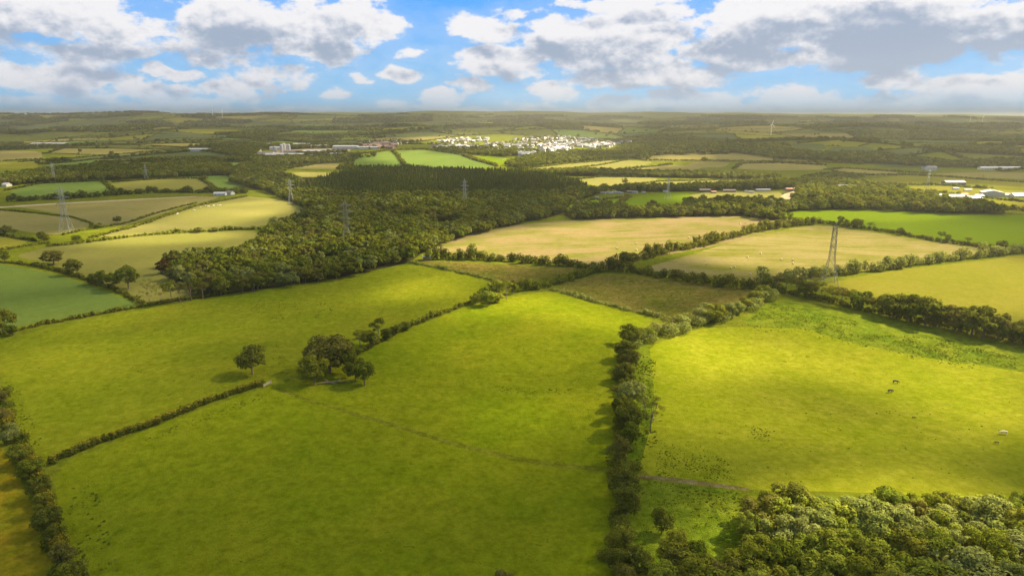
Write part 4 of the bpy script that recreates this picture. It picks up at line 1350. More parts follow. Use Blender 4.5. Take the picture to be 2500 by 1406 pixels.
HEDGES = [
    ([(125, 1130), (230, 1086), (380, 1036), (500, 986), (640, 941)], 3.0, 3.6, "neatly clipped brown-tipped hedge between the two near pastures", 'dark', 'tips', 0.16),
    ([(0, 960), (22, 1050), (62, 1125), (100, 1210), (130, 1300), (165, 1406), (195, 1500)], 3.6, 5.0, "tall untrimmed hedge beside the orange strip", 'olive', 'tips', 0.5),
    ([(-60, 830), (0, 818), (110, 792), (220, 772), (340, 750), (480, 729), (560, 716)], 2.2, 2.6, "low wavy hedge below the blue-green crop field", 'hedge', None, 0.45),
    ([(-60, 640), (0, 640), (80, 648), (150, 664), (230, 692), (300, 716), (348, 742)], 2.6, 3.6, "thick hedge along the top of the blue-green crop field", 'dark', None, 0.5),
    ([(870, 866), (905, 848), (960, 818), (1000, 800), (1050, 778), (1100, 758), (1150, 741)], 3.0, 3.2, "thinning hedge from the clump up to the copse", 'hedge', 'fresh', 0.5),
    ([(1258, 714), (1330, 701), (1400, 681), (1462, 663)], 6.0, 8.0, "bushy hedge rising from the copse to the hedge crossing", 'olive', None, 0.4),
    ([(1042, 634), (1100, 632), (1150, 634), (1300, 642), (1400, 651), (1450, 658)], 9.0, 8.5, "dark tree hedge below the straw-coloured field", 'dark', None, 0.45),
    ([(1458, 660), (1560, 668), (1650, 684), (1700, 692), (1760, 700), (1850, 708)], 7.5, 7.5, "dark tree hedge above the brown moor", 'dark', None, 0.5),
    ([(1484, 654), (1560, 634), (1640, 614), (1740, 594), (1780, 582), (1860, 562), (1950, 550), (2005, 546)], 7.5, 8.5, "tree hedge dividing the two cut fields", 'dark', None, 0.5),
    ([(2000, 545), (2080, 554), (2200, 573), (2320, 594), (2450, 609)], 3.6, 5.0, "long dark hedge below the vivid green hill field", 'dark', None, 0.3),
    ([(1852, 694), (1960, 680), (2060, 668), (2160, 660), (2260, 644), (2340, 634), (2400, 629), (2520, 614)], 7.5, 8.5, "grey-green bushy hedge behind the tall pylon", 'grey', None, 0.5),
    ([(1880, 710), (1950, 724), (2050, 744), (2100, 756), (2170, 774), (2250, 792), (2330, 806), (2420, 822), (2520, 846)], 4.5, 5.0, "low dark hedge at the foot of the tall tree row", 'dark', None, 0.4),
    ([(1350, 708), (1450, 736), (1530, 757), (1600, 772), (1640, 784)], 2.2, 4.0, "pale scrubby bank below the brown moor", 'grey', None, 0.7),
    ([(1000, 642), (1060, 652), (1130, 668), (1200, 684), (1245, 695), (1310, 692)], 2.2, 4.0, "pale scrubby bank below the dark rushy strip", 'grey', None, 0.7),
    ([(1528, 850), (1520, 920), (1522, 1000), (1520, 1090), (1518, 1160), (1514, 1240), (1510, 1330), (1506, 1420)], 4.2, 6.5, "tangled undergrowth along the middle tree line", 'dark', None, 0.6),
    ([(1545, 836), (1600, 822), (1660, 804), (1740, 780), (1810, 757), (1880, 726)], 6.0, 12.0, "thick grey-green scrub on the bank by the cattle pasture", 'grey', None, 0.5),
    ([(120, 602), (200, 594), (330, 577), (480, 567), (560, 562), (640, 560)], 3.0, 5.0, "light hedge above the smooth pale field", 'olive', None, 0.6),
    ([(220, 582), (320, 557), (400, 530), (480, 503), (600, 480)], 2.4, 4.5, "double hedge climbing past the cattle field", 'olive', None, 0.4),
    ([(180, 566), (300, 548), (360, 528), (430, 508), (480, 496)], 1.8, 3.5, "second line of the double hedge past the cattle field", 'olive', None, 0.4),
    ([(-40, 508), (0, 513), (90, 521), (180, 532), (224, 546), (222, 560), (150, 574)], 1.6, 3.0, "low curved hedge bank below the left pylon slope", 'olive', None, 0.4),
    ([(30, 492), (120, 488), (250, 480), (350, 472), (500, 470), (600, 472)], 8.0, 12.0, "belt of bushes below the hill fields", 'dark', None, 0.5),
    ([(10, 466), (100, 449), (252, 442)], 3.0, 4.5, "dark hedge along the top of the left hill field", 'dark', None, 0.3),
    ([(254, 443), (262, 452), (276, 468)], 4.0, 6.0, "short hedge between the left and pale hill fields", 'dark', None, 0.3),
    ([(268, 446), (400, 437), (488, 436)], 2.6, 4.5, "dark hedge along the top of the pale hill field", 'dark', None, 0.3),
    ([(488, 436), (505, 446), (530, 464)], 4.0, 6.0, "hedge running down beside the pale hill field", 'dark', None, 0.3),
    ([(440, 432), (560, 428), (612, 452)], 3.0, 5.0, "hedge around the field below the white house", 'dark', None, 0.3),
    ([(-40, 618), (0, 612), (60, 602), (120, 594)], 2.5, 4.0, "low hedge below the yellow-green corner field", 'olive', None, 0.4),
    ([(-40, 572), (0, 574), (40, 582), (90, 590)], 2.5, 4.0, "hedge above the yellow-green corner field", 'dark', None, 0.4),
    ([(958, 368), (972, 382), (990, 408)], 5.0, 9.0, "dark hedge splitting the green hillside", 'dark', None, 0.5),
    ([(1040, 366), (1130, 379), (1190, 397), (1212, 407)], 4.5, 9.0, "hedge along the town side of the green hillside", 'dark', None, 0.4),
    ([(1130, 380), (1160, 392), (1210, 404)], 6.0, 10.0, "thick hedge beside the field of white animals", 'dark', None, 0.4),
    ([(846, 414), (858, 396), (872, 377)], 6.0, 12.0, "hedge on the works side of the green hillside", 'dark', None, 0.4),
    ([(872, 377), (958, 367), (1040, 365)], 4.0, 8.0, "hedge along the crest of the green hillside", 'dark', None, 0.4),
    ([(1268, 414), (1380, 401), (1510, 390)], 3.5, 7.0, "hedge along the sunlit strip on the low ridge", 'olive', None, 0.4),
    ([(1390, 414), (1475, 402), (1530, 391)], 3.0, 6.0, "hedge between the sunlit ridge fields", 'olive', None, 0.4),
    ([(1475, 421), (1545, 412), (1640, 402)], 4.5, 8.0, "bushy hedge below the tan ridge field", 'olive', None, 0.5),
    ([(1378, 441), (1470, 432), (1600, 434)], 3.0, 6.0, "hedge along the top of the lone tree's field", 'dark', None, 0.4),
    ([(1490, 458), (1612, 443), (1800, 440)], 2.5, 5.0, "thin hedge between the two long sunlit fields", 'dark', None, 0.3),
    ([(1790, 413), (1810, 400), (1900, 398), (2015, 404)], 4.0, 8.0, "hedge around the long brown field", 'dark', None, 0.4),
    ([(2020, 415), (2060, 411), (2190, 420), (2270, 424)], 3.5, 7.0, "hedge along the narrow tan field", 'dark', None, 0.3),
    ([(2030, 420), (2120, 429), (2210, 428), (2300, 432), (2500, 446)], 3.5, 6.0, "long dark hedge crossing behind the farm", 'dark', None, 0.3),
    ([(2090, 440), (2130, 451), (2300, 453), (2420, 462)], 4.0, 6.0, "hedge with bushes behind the white-roofed barn", 'olive', None, 0.6),
    ([(2190, 466), (2250, 468), (2340, 474)], 4.0, 7.0, "bushy hedge in the paddock by the slim pylon", 'olive', None, 0.6),
    ([(2400, 484), (2500, 494), (2600, 502)], 3.0, 4.5, "trimmed hedge in front of the gabled barn", 'dark', None, 0.2),
    ([(2470, 512), (2500, 516), (2600, 522)], 5.0, 8.0, "dark bushes at the right end of the wooded belt", 'dark', None, 0.5),
    ([(118, 392), (260, 380)], 3.0, 7.0, "hedge above the strip field behind the left wood", 'dark', None, 0.3),
    ([(110, 402), (245, 388)], 3.0, 7.0, "hedge below the strip field behind the left wood", 'dark', None, 0.3),
    ([(-40, 396), (0, 394), (105, 389)], 3.5, 7.0, "hedge below the dry field at the far left", 'dark', None, 0.4),
    ([(1375, 506), (1420, 491), (1530, 482)], 3.0, 5.0, "hedge above the small green paddock", 'olive', None, 0.5),
    ([(1500, 510), (1515, 498), (1532, 482)], 5.0, 8.0, "brown thicket between the two green paddocks", 'brown', None, 0.5),
    ([(765, 403), (700, 413)], 4.0, 8.0, "hedge at the end of the tan field by the works", 'dark', None, 0.4),
    ([(840, 401), (830, 415)], 5.0, 9.0, "hedge between the tan field and the green hillside", 'dark', None, 0.4),
    ([(2110, 398), (2150, 387), (2240, 386), (2320, 394)], 4.0, 8.0, "hedge around the grey-green field behind the farmhouse", 'dark', None, 0.4),
]
for px, h, w, lb, pal, tips, rag in HEDGES:
    hedge("hedge", px, h, w, lb, pal, tips, 1.0, rag, "field hedges")

# rush tufts and dung-dark clumps in the pastures: nobody could count them
def clumps(areas, seed):
    out, sc = [], []
    rr = np.random.default_rng(seed)
    for poly, n, s0, s1 in areas:
        w = np.array([(p[0], p[1]) for p in gnd(poly)])
        got = 0
        nz = Waves(abs(int(poly[0][0])) + seed, 16)
        while got < n:
            p = rr.uniform(w.min(0), w.max(0), (n * 6, 2))
            k = in_poly(p[:, 0], p[:, 1], w) & (nz(p[:, 0], p[:, 1]) + rr.normal(0, 1.3, len(p)) > 0.3)
            p = p[k][: n - got]
            out.append(p)
            sc.append(rr.uniform(s0, s1, len(p)))
            got += len(p)
    return np.vstack(out), np.concatenate(sc)


P, s = clumps([
    ([(620, 730), (760, 735), (900, 740), (880, 770), (700, 790), (600, 770)], 150, 0.35, 0.8),
    ([(20, 830), (340, 770), (640, 730), (900, 700), (700, 880), (300, 960), (80, 960)], 260, 0.25, 0.6),
    ([(930, 690), (1100, 690), (1100, 720), (930, 720)], 50, 0.3, 0.6),
    ([(200, 1120), (700, 960), (1400, 900), (1480, 1300), (1400, 1400), (300, 1400)], 700, 0.15, 0.40),
    ([(1400, 880), (1490, 860), (1500, 1150), (1350, 1130)], 220, 0.2, 0.45),
    ([(1210, 945), (1400, 950), (1390, 968), (1230, 962)], 60, 0.3, 0.6),
    ([(160, 1180), (230, 1180), (300, 1406), (190, 1406)], 90, 0.3, 0.8),
    ([(10, 930), (50, 950), (110, 1090), (60, 1080)], 100, 0.3, 0.7),
    ([(380, 1055), (640, 960), (640, 980), (320, 1095)], 120, 0.25, 0.6),
    ([(1610, 1070), (1700, 1080), (1780, 1130), (1800, 1185), (1600, 1160)], 520, 0.22, 0.5),
    ([(1565, 1170), (1820, 1205), (1790, 1290), (1570, 1300)], 420, 0.22, 0.6),
    ([(1550, 860), (1600, 880), (1605, 1080), (1545, 1150)], 420, 0.3, 0.8),
    ([(1650, 1000), (2480, 980), (2480, 1180), (1900, 1180)], 110, 0.25, 0.6),
    ([(1830, 1040), (1880, 1045), (1880, 1080), (1840, 1075)], 60, 0.3, 0.55),
    ([(1830, 780), (1890, 740), (2100, 785), (2060, 825), (1960, 798)], 1300, 0.25, 0.6),
    ([(2060, 815), (2300, 825), (2480, 870), (2480, 900), (2250, 868)], 1700, 0.25, 0.6),
    ([(1360, 702), (1470, 672), (1780, 708), (1720, 770), (1600, 765)], 900, 0.3, 0.7),
    ([(1010, 640), (1300, 652), (1430, 660), (1320, 690), (1200, 680)], 600, 0.3, 0.7),
    ([(1700, 800), (1800, 790), (1960, 800), (2400, 890), (2400, 910), (1950, 815)], 260, 0.3, 0.7),
    ([(560, 850), (760, 880), (740, 930), (600, 930)], 90, 0.25, 0.6),
], 31)
instanced("rush_tufts", P, s * 0.78, "dark rush tufts scattered through the pastures", S_RUSH, 2, 12, RNG.uniform(0.9, 1.6, len(P)))
print("trees", len(TREES), "wood", nwood, "rows", len(rows))


# ------------------------------------------------------------------ buildings
def gable(mb_w, mb_r, w, d, hw, hr, eave=0.4, th=0.25):
    """walls to mb_w, roof slabs to mb_r; ridge along x; w along x, d along y"""
    x, y = w / 2, d / 2
    mb_w.poly([(-x, -y, -0.6), (x, -y, -0.6), (x, -y, hw), (-x, -y, hw)])
    mb_w.poly([(x, y, -0.6), (-x, y, -0.6), (-x, y, hw), (x, y, hw)])
    mb_w.poly([(x, -y, -0.6), (x, y, -0.6), (x, y, hw), (x, 0, hw + hr), (x, -y, hw)])
    mb_w.poly([(-x, y, -0.6), (-x, -y, -0.6), (-x, -y, hw), (-x, 0, hw + hr), (-x, y, hw)])
    sl = hr / y
    xe, ye = x + eave, y + eave
    ze = hw - eave * sl + 0.02
    zt = hw + hr + 0.02
    for s in (-1, 1):
        mb_r.quad8([(-xe, s * ye, ze), (xe, s * ye, ze), (xe, 0, zt), (-xe, 0, zt), (-xe, s * ye, ze + th), (xe, s * ye, ze + th), (xe, 0, zt + th), (-xe, 0, zt + th)])


def building(name, u, v, w, d, hw, hr, rot, wall, roof, label, cat, group=None, door=None, windows=0, chimney=False):
    p = g1(u, v)
    e = empty(name, (p[0], p[1], p[2]), R(rot))
    tag(e, label, cat, group)
    a, b = MB(), MB()
    gable(a, b, w, d, hw, hr)
    link("wall", a.mesh("wall"), e, WALL[wall])
    r_ = link("roof", b.mesh("roof"), e, ROOF[roof])
    if chimney:
        c = MB()
        c.box(w * 0.36, w * 0.36 + 0.9, -0.45, 0.45, hw + hr * 0.6, hw + hr + 1.3)
        link("chimney", c.mesh("chimney"), r_, WALL['brick'])
    if door:
        c = MB()
        c.box(-door / 2, door / 2, -d / 2 - 0.06, -d / 2 + 0.05, -0.3, min(hw * 0.85, door * 1.0 + 0.6))
        link("door", c.mesh("door"), e, WALL['dark'])
    for k in range(windows):
        c = MB()
        cxx = -w / 2 + (k + 0.5) * w / windows
        lev = hw * 0.5
        c.box(cxx - 0.6, cxx + 0.6, -d / 2 - 0.05, -d / 2 + 0.05, lev - 0.1, lev + 1.3)
        link("window", c.mesh("window"), e, GLASS)
    return e


FG = "farm buildings on the right"
building("barn", 2327, 452, 36, 16, 5.5, 2.6, 2, 'dark', 'pale', "long barn with a white roof and dark front in the open field", "barn", FG, 5, 0)
building("store_shed", 2332, 463, 9, 6, 2.6, 0.8, 4, 'white', 'pale', "small white shed in front of the white-roofed barn", "shed", FG)
building("store_shed", 2362, 466, 12, 5, 2.2, 0.7, 2, 'cream', 'pale', "low cream shed beside the white-roofed barn", "shed", FG)
building("barn", 2420, 479, 20, 28, 6.0, 3.4, 68, 'grey', 'pale', "grey barn with a wide white gable and dark opening", "barn", FG, 5)
building("bungalow", 2330, 484, 24, 11, 3.0, 2.2, 6, 'cream', 'pale', "long low pale building at the centre of the farm", "house", FG, 2, 4)
building("bungalow", 2284, 482, 14, 9, 3.0, 2.6, -14, 'white', 'pale', "white cottage at the left end of the farm", "house", FG, 0, 3)
building("barn", 2374, 489, 20, 14, 3.6, 2.8, 10, 'brick', 'pale', "red walled barn with a pale roof below the gabled barn", "barn", FG, 3)
building("store_shed", 2352, 480, 12, 8, 3.0, 1.8, 20, 'brick', 'rust', "rusty red roofed shed between the pale farm buildings", "shed", FG)
building("store_shed", 2388, 483, 12, 9, 3.2, 1.6, 4, 'white', 'pale', "white shed behind the red walled barn", "shed", FG)
building("bungalow", 2485, 482, 22, 11, 3.2, 3.0, 8, 'cream', 'pale', "cream bungalow at the right picture edge", "house", FG, 0, 4, True)
building("bungalow", 2462, 481, 10, 8, 3.2, 2.2, -20, 'white', 'grey', "small white outbuilding beside the cream bungalow", "shed", FG)
building("farmhouse", 2272, 416, 24, 11, 6.0, 4.0, 6, 'white', 'slate', "large white farmhouse with dark roof on the right slope", "house", None, 0, 6, True)
building("farmhouse_annex", 2256, 415, 12, 9, 4.5, 3.0, -30, 'white', 'slate', "white annex at the left of the large farmhouse", "house", None, 0, 3)
building("long_shed", 2440, 414, 96, 14, 4.0, 2.4, 3, 'cream', 'grey', "very long pale shed with many openings on the right skyline slope", "shed", None, 0, 16)
building("long_shed", 2452, 408, 90, 12, 4.0, 2.2, 3, 'cream', 'brown', "second long shed behind the very long pale one", "shed", None, 0, 0)
building("house", 2200, 476, 18, 11, 4.0, 4.2, 20, 'timber', 'brown', "brown roofed house half hidden by trees left of the farm", "house", None, 0, 3, True)
building("house", 2190, 484, 9, 6, 2.6, 1.6, 0, 'cream', 'grey', "small cream outbuilding below the brown roofed house", "shed")
building("house", 2000, 461, 18, 9, 5.0, 3.6, -8, 'white', 'slate', "white house with dormers among the trees by the yard", "house", None, 0, 4, True)
building("church_hall", 2072, 466, 34, 12, 5.0, 5.0, -10, 'stone', 'slate', "large slate roofed hall showing above the trees", "hall", None, 0, 5)
building("store_shed", 2036, 466, 16, 7, 3.0, 1.6, 5, 'white', 'grey', "white low building between the dormer house and the slate hall", "shed")
building("store_shed", 1925, 466, 12, 8, 3.2, 1.6, 10, 'brick', 'rust', "red roofed shed at the head of the yard", "shed")
building("store_shed", 1945, 465, 9, 6, 3.0, 1.4, -12, 'cream', 'pale', "pale shed beside the red one at the yard", "shed")
building("field_shelter", 1042, 634, 6.5, 4.5, 2.6, 0.9, 8, 'timber', 'pale', "small grey field shelter at the corner of the wood", "shed")
building("house", 430, 425, 15, 10, 4.5, 4.0, -35, 'white', 'slate', "white house at the top of the left hill field", "house", None, 0, 3, True)
building("barn", 432, 416, 40, 16, 5.0, 3.0, 4, 'cream', 'brown', "brown farm shed behind the white hill house", "barn", None, 4)
building("barn", 490, 422, 24, 14, 4.5, 3.4, 10, 'stone', 'brown', "brown roofed barn right of the white hill house", "barn", None, 3)
building("house", 520, 424, 13, 9, 4.5, 3.6, -20, 'white', 'slate', "white gabled house beside the hill barn", "house", None, 0, 2)
building("bungalow", 16, 455, 14, 10, 3.2, 3.2, -20, 'cream', 'grey', "pale bungalow at the left edge below the dark wood", "house", None, 0, 3)
building("bungalow", 538, 477, 18, 9, 3.0, 2.2, 4, 'white', 'grey', "white bungalow at the foot of the hill fields", "house", None, 0, 3)
building("bungalow", 562, 475, 12, 8, 3.4, 2.4, -24, 'white', 'slate', "small white house right of the bungalow at the hill foot", "house", None, 0, 2)
building("long_shed", 75, 360, 60, 26, 8, 3, 5, 'white', 'pale', "pale warehouse end at the far left", "warehouse", None, 0)
building("long_shed", 122, 356, 130, 40, 8, 4, 3, 'grey', 'grey', "long grey warehouse at the far left", "warehouse", None, 0)
building("long_shed", 485, 370, 55, 24, 7, 3, 4, 'white', 'pale', "white shed among trees left of the works", "warehouse")
building("long_shed", 530, 370, 45, 20, 6, 3, -8, 'cream', 'pale', "cream shed beside the white one left of the works", "warehouse")

# works: sheds and silos beyond the hedges
WORKS = [(655, 358, 44, 22, 9, 3, 'cream', 'grey', "cream shed at the back of the works"), (697, 386, 105, 30, 9, 4, 'dark', 'grey', "long dark fronted shed along the front of the works"),
         (650, 378, 44, 18, 6, 2.5, 'cream', 'brown', "low cream shed at the left of the works"), (620, 372, 40, 18, 6, 2.5, 'cream', 'pale', "small pale shed left of the silos"),
         (738, 360, 54, 24, 10, 3, 'cream', 'pale', "broad pale roofed shed behind the silos"), (780, 362, 50, 22, 8, 2, 'yellow', 'grey', "ochre sided shed right of the silos"),
         (782, 375, 90, 26, 7, 3, 'cream', 'pale', "pale shed in the middle of the works yard"), (845, 364, 76, 30, 8, 3, 'grey', 'grey', "very broad grey shed at the right of the works"),
         (715, 374, 50, 18, 6, 2.5, 'stone', 'brown', "stone walled shed in front of the silos"), (820, 380, 30, 14, 5, 2, 'cream', 'pale', "small cream unit near the hillside"),
         (760, 384, 40, 16, 5, 2, 'brick', 'grey', "brick unit by the works entrance"), (680, 366, 50, 20, 7, 2.5, 'cream', 'grey', "cream shed beside the silo group"),
         (812, 386, 24, 12, 4, 2, 'white', 'pale', "small white unit at the works entrance"), (900, 364, 60, 20, 6, 2, 'cream', 'pale', "pale shed at the edge of the red terraces")]
for u, v, w, d, hw, hr, wl, rf, lb in WORKS:
    building("works_shed", u, v, w, d, hw, hr, random.uniform(-8, 8), wl, rf, lb, "warehouse", "sheds of the works", 0, 0)
for k, (u, v, h, r_) in enumerate([(688, 372, 24, 5), (694, 371, 26, 5), (701, 370, 22, 5), (706, 372, 24, 4.5), (672, 372, 18, 6)]):
    p = g1(u, v)
    vv, ff = [], []
    tube(vv, ff, [(0, 0, -1), (0, 0, h * .9), (0, 0, h)], [r_, r_, r_ * 0.3], 12)
    me = bpy.data.meshes.new("silo")
    me.from_pydata(vv, [], ff)
    o = link("silo", me, None, WALL['grey'])
    o.location = p
    tag(o, f"grey silo, {ORD[k + 1]} of the group in the middle of the works", "silo", "silos of the works")

# the far town: houses of a few builds, one object each
HV = []
for k, (w, d, hw, hr, wl, rf) in enumerate([(11, 9, 5.2, 3.2, 'white', 'slate'), (16, 9, 5.4, 3.2, 'white', 'grey'), (22, 9, 5.2, 3.0, 'white', 'pale'), (12, 9, 5, 3.4, 'cream', 'slate'), (26, 9, 5.2, 3.0, 'cream', 'brown'), (12, 10, 6, 3.4, 'white', 'brown')]):
    a, b = MB(), MB()
    gable(a, b, w, d, hw, hr)
    n0 = len(a.f)
    off = len(a.v)
    a.v += b.v
    a.f += [tuple(off + i for i in f) for f in b.f]
    a.i += [1] * len(b.f)
    HV.append((a.mesh("house", [WALL[wl], ROOF[rf]]), f"{'long' if w > 15 else 'small'} {wl} {rf}-roofed house"))
a, b = MB(), MB()
gable(a, b, 24, 9, 5, 3.2)
off = len(a.v)
a.v += b.v
a.f += [tuple(off + i for i in f) for f in b.f]
a.i += [1] * len(b.f)
HB = [(a.mesh("house", [WALL['brick'], ROOF['tile']]), "red brick tiled terrace")]
ZONES = [
    ([(1250, 340), (1330, 334), (1400, 336), (1480, 344), (1500, 352), (1480, 362), (1400, 360), (1300, 356)], 110, HV, "on the town's upper slope"),
    ([(1180, 352), (1250, 346), (1300, 356), (1290, 364), (1200, 362)], 34, HV, "in the middle of town"),
    ([(1310, 358), (1400, 362), (1380, 372), (1330, 370)], 26, HV, "on the town's lower slope"),
    ([(1262, 374), (1310, 376), (1306, 386), (1270, 382)], 14, HV, "in the lowest town cluster"),
    ([(1345, 378), (1380, 380), (1376, 388), (1350, 386)], 6, HV, "among trees below town"),
    ([(1068, 346), (1110, 340), (1190, 338), (1190, 348), (1080, 352)], 26, HV, "in the town's pale quarter"),
    ([(1050, 362), (1120, 358), (1190, 364), (1190, 372), (1100, 370)], 22, HV, "in the town's lower left"),
    ([(870, 345), (960, 340), (1000, 346), (980, 354), (880, 354)], 30, HV, "in the rows beyond the works"),
    ([(880, 356), (960, 354), (970, 364), (900, 366)], 22, HB, "in the red quarter"),
    ([(1470, 340), (1530, 344), (1540, 350), (1500, 350)], 8, HV, "at the town's hazy end"),
]
for zi, (poly, n, vs_, lb) in enumerate(ZONES):
    w = np.array([(p[0], p[1]) for p in gnd(poly)])
    rr2 = np.random.default_rng(60 + zi)
    got, zone_, cnt_ = [], [], {}
    tries = 0
    while len(got) < n and tries < 6000:
        tries += 1
        p = rr2.uniform(w.min(0), w.max(0))
        if not in_poly(np.array([p[0]]), np.array([p[1]]), w)[0] or any((p[0] - q[0]) ** 2 + (p[1] - q[1]) ** 2 < 13 ** 2 for q in got):
            continue
        got.append(p)
        me, what = vs_[rr2.integers(len(vs_))]
        o = link("house", me)
        o.location = (p[0], p[1], float(H(p[0], p[1])))
        o.scale = (1.08, 1.08, 1.15)
        o.rotation_euler = (0, 0, R(-25) + rr2.choice([0, 0.25, -0.3, 1.57, 1.35]) + rr2.normal(0, 0.08))
        cnt_[what] = cnt_.get(what, 0) + 1
        zone_.append((p[0] / p[1], o, what))
    seen_ = {}
    for _, o, what in sorted(zone_, key=lambda z: z[0]):
        seen_[what] = seen_.get(what, 0) + 1
        tag(o, f"{what}, {ORD[min(40, seen_[what])]} from left {lb}", "house", f"houses {lb}")
MORE = [(ZONES[0][0], 120), (ZONES[1][0], 40), (ZONES[2][0], 34), (ZONES[3][0], 10), (ZONES[5][0], 22), (ZONES[6][0], 26), ([(1200, 358), (1310, 362), (1330, 372), (1220, 372)], 24), ([(1400, 350), (1510, 352), (1490, 362), (1400, 366)], 30)]
qs, ms = [], []
rr3 = np.random.default_rng(99)
for poly, n in MORE:
    w = np.array([(p[0], p[1]) for p in gnd(poly)])
    k = 0
    while k < n:
        p = rr3.uniform(w.min(0), w.max(0))
        if not in_poly(np.array([p[0]]), np.array([p[1]]), w)[0]:
            continue
        k += 1
        W_, D_, h1_, h2_ = rr3.uniform(11, 24), rr3.uniform(8, 10), rr3.uniform(5, 6.2), rr3.uniform(2.8, 3.8)
        a_ = R(-25) + rr3.choice([0, 0.25, -0.3, 1.57]) + rr3.normal(0, 0.1)
        c_, s_ = math.cos(a_), math.sin(a_)
        z_ = float(H(p[0], p[1]))
        def at_(x, y, z):
            return (p[0] + x * c_ - y * s_, p[1] + x * s_ + y * c_, z_ + z)
        x_, y_, wl_, rf_ = W_ / 2, D_ / 2, int(rr3.choice([0, 0, 0, 1])), int(rr3.choice([2, 3, 3, 4]))
        for q_, m_ in (([(-x_, -y_, -.5), (x_, -y_, -.5), (x_, -y_, h1_), (-x_, -y_, h1_)], wl_), ([(x_, y_, -.5), (-x_, y_, -.5), (-x_, y_, h1_), (x_, y_, h1_)], wl_),
                       ([(x_, -y_, -.5), (x_, y_, -.5), (x_, y_ * .5, h1_ + h2_ * .5), (x_, -y_ * .5, h1_ + h2_ * .5)], wl_), ([(-x_, y_, -.5), (-x_, -y_, -.5), (-x_, -y_ * .5, h1_ + h2_ * .5), (-x_, y_ * .5, h1_ + h2_ * .5)], wl_),
                       ([(-x_ - .3, -y_ - .4, h1_ - .3), (x_ + .3, -y_ - .4, h1_ - .3), (x_ + .3, 0, h1_ + h2_), (-x_ - .3, 0, h1_ + h2_)], rf_), ([(x_ + .3, y_ + .4, h1_ - .3), (-x_ - .3, y_ + .4, h1_ - .3), (-x_ - .3, 0, h1_ + h2_), (x_ + .3, 0, h1_ + h2_)], rf_)):
            qs.append([at_(*v_) for v_ in q_])
            ms.append(m_)
tag(link("town_houses", quads_mesh("town_houses", np.array(qs), [WALL['white'], WALL['cream'], ROOF['slate'], ROOF['grey'], ROOF['brown']], ms)), "crowded white houses of the far town that run together", None, None, 'stuff')
# garden trees between the houses
P = np.vstack([scatter(z[0], 21, seed=90 + i) for i, z in enumerate(ZONES)])
instanced("town_trees", P, RNG.uniform(5, 9, len(P)), "garden trees between the houses of the far town", S_FAR, 5, 14)

# caravans and sheds at the paddock and in the wood clearing
CV = []
for k, (w, d, h) in enumerate([(9, 3, 2.8), (6.5, 2.4, 2.5)]):
    b_ = bmesh.new()
    bmesh.ops.create_cube(b_, size=1.0)
    for v in b_.verts:
        v.co = Vector((v.co.x * w, v.co.y * d, v.co.z * h + h / 2 + 0.5))
    bmesh.ops.bevel(b_, geom=list(b_.edges), offset=0.35, segments=2, affect='EDGES')
    me = bpy.data.meshes.new("body")
    b_.to_mesh(me)
    wn = MB()
    for s in (-1, 1):
        for c in (-0.28, 0.05, 0.33):
            wn.box(c * w - 0.5, c * w + 0.5, s * d / 2 - 0.03, s * d / 2 + 0.03, 1.6, 2.3)
    wh = MB()
    for s in (-1, 1):
        wh.box(-0.4, 0.4, s * d * 0.42 - 0.12, s * d * 0.42 + 0.12, -0.1, 0.62)
    CV.append((me, wn.mesh("window"), wh.mesh("wheel")))
CVP = [(1472, 474), (1484, 472), (1492, 474), (1500, 471), (1508, 473), (1518, 474), (1415, 485), (1456, 485), (1550, 472), (1571, 472), (1625, 470), (1822, 470), (1834, 472), (898, 523), (918, 520), (935, 518), (950, 521)]
for k, (u, v) in enumerate(CVP):
    p = g1(u, v)
    e = empty("caravan", p, random.uniform(-0.5, 0.5))
    m0, m1, m2 = CV[k % 2]
    link("body", m0, e, WALL['white'])
    link("window", m1, e, GLASS)
    link("wheel", m2, e, WALL['dark'])
    where = "above the green paddocks" if k < 11 else "by the dry paddock" if k < 13 else "in the clearing of the wood"
    tag(e, f"{'long' if k % 2 == 0 else 'short'} white caravan, {ORD[(k if k < 11 else k - 11 if k < 13 else k - 13) + 1]} of those {where}", "caravan", f"caravans {where}")
building("store_shed", 1536, 472, 8, 5, 3, 1.2, 4, 'timber', 'brown', "brown timber shed among the caravans above the paddocks", "shed")
building("store_shed", 1720, 469, 18, 7, 3.4, 1.8, 2, 'dark', 'brown', "dark shed beside the dry paddock", "shed")
building("store_shed", 1742, 472, 8, 5, 2.6, 1.2, 4, 'timber', 'rust', "small rusty shed in front of the dark one", "shed")
building("store_shed", 1780, 469, 20, 6, 2.8, 1.4, -3, 'timber', 'brown', "low brown stable row by the dry paddock", "shed")
building("greenhouse", 1862, 466, 24, 6, 2.0, 1.0, 2, 'grey', 'pale', "pale polytunnel near the yard", "greenhouse")


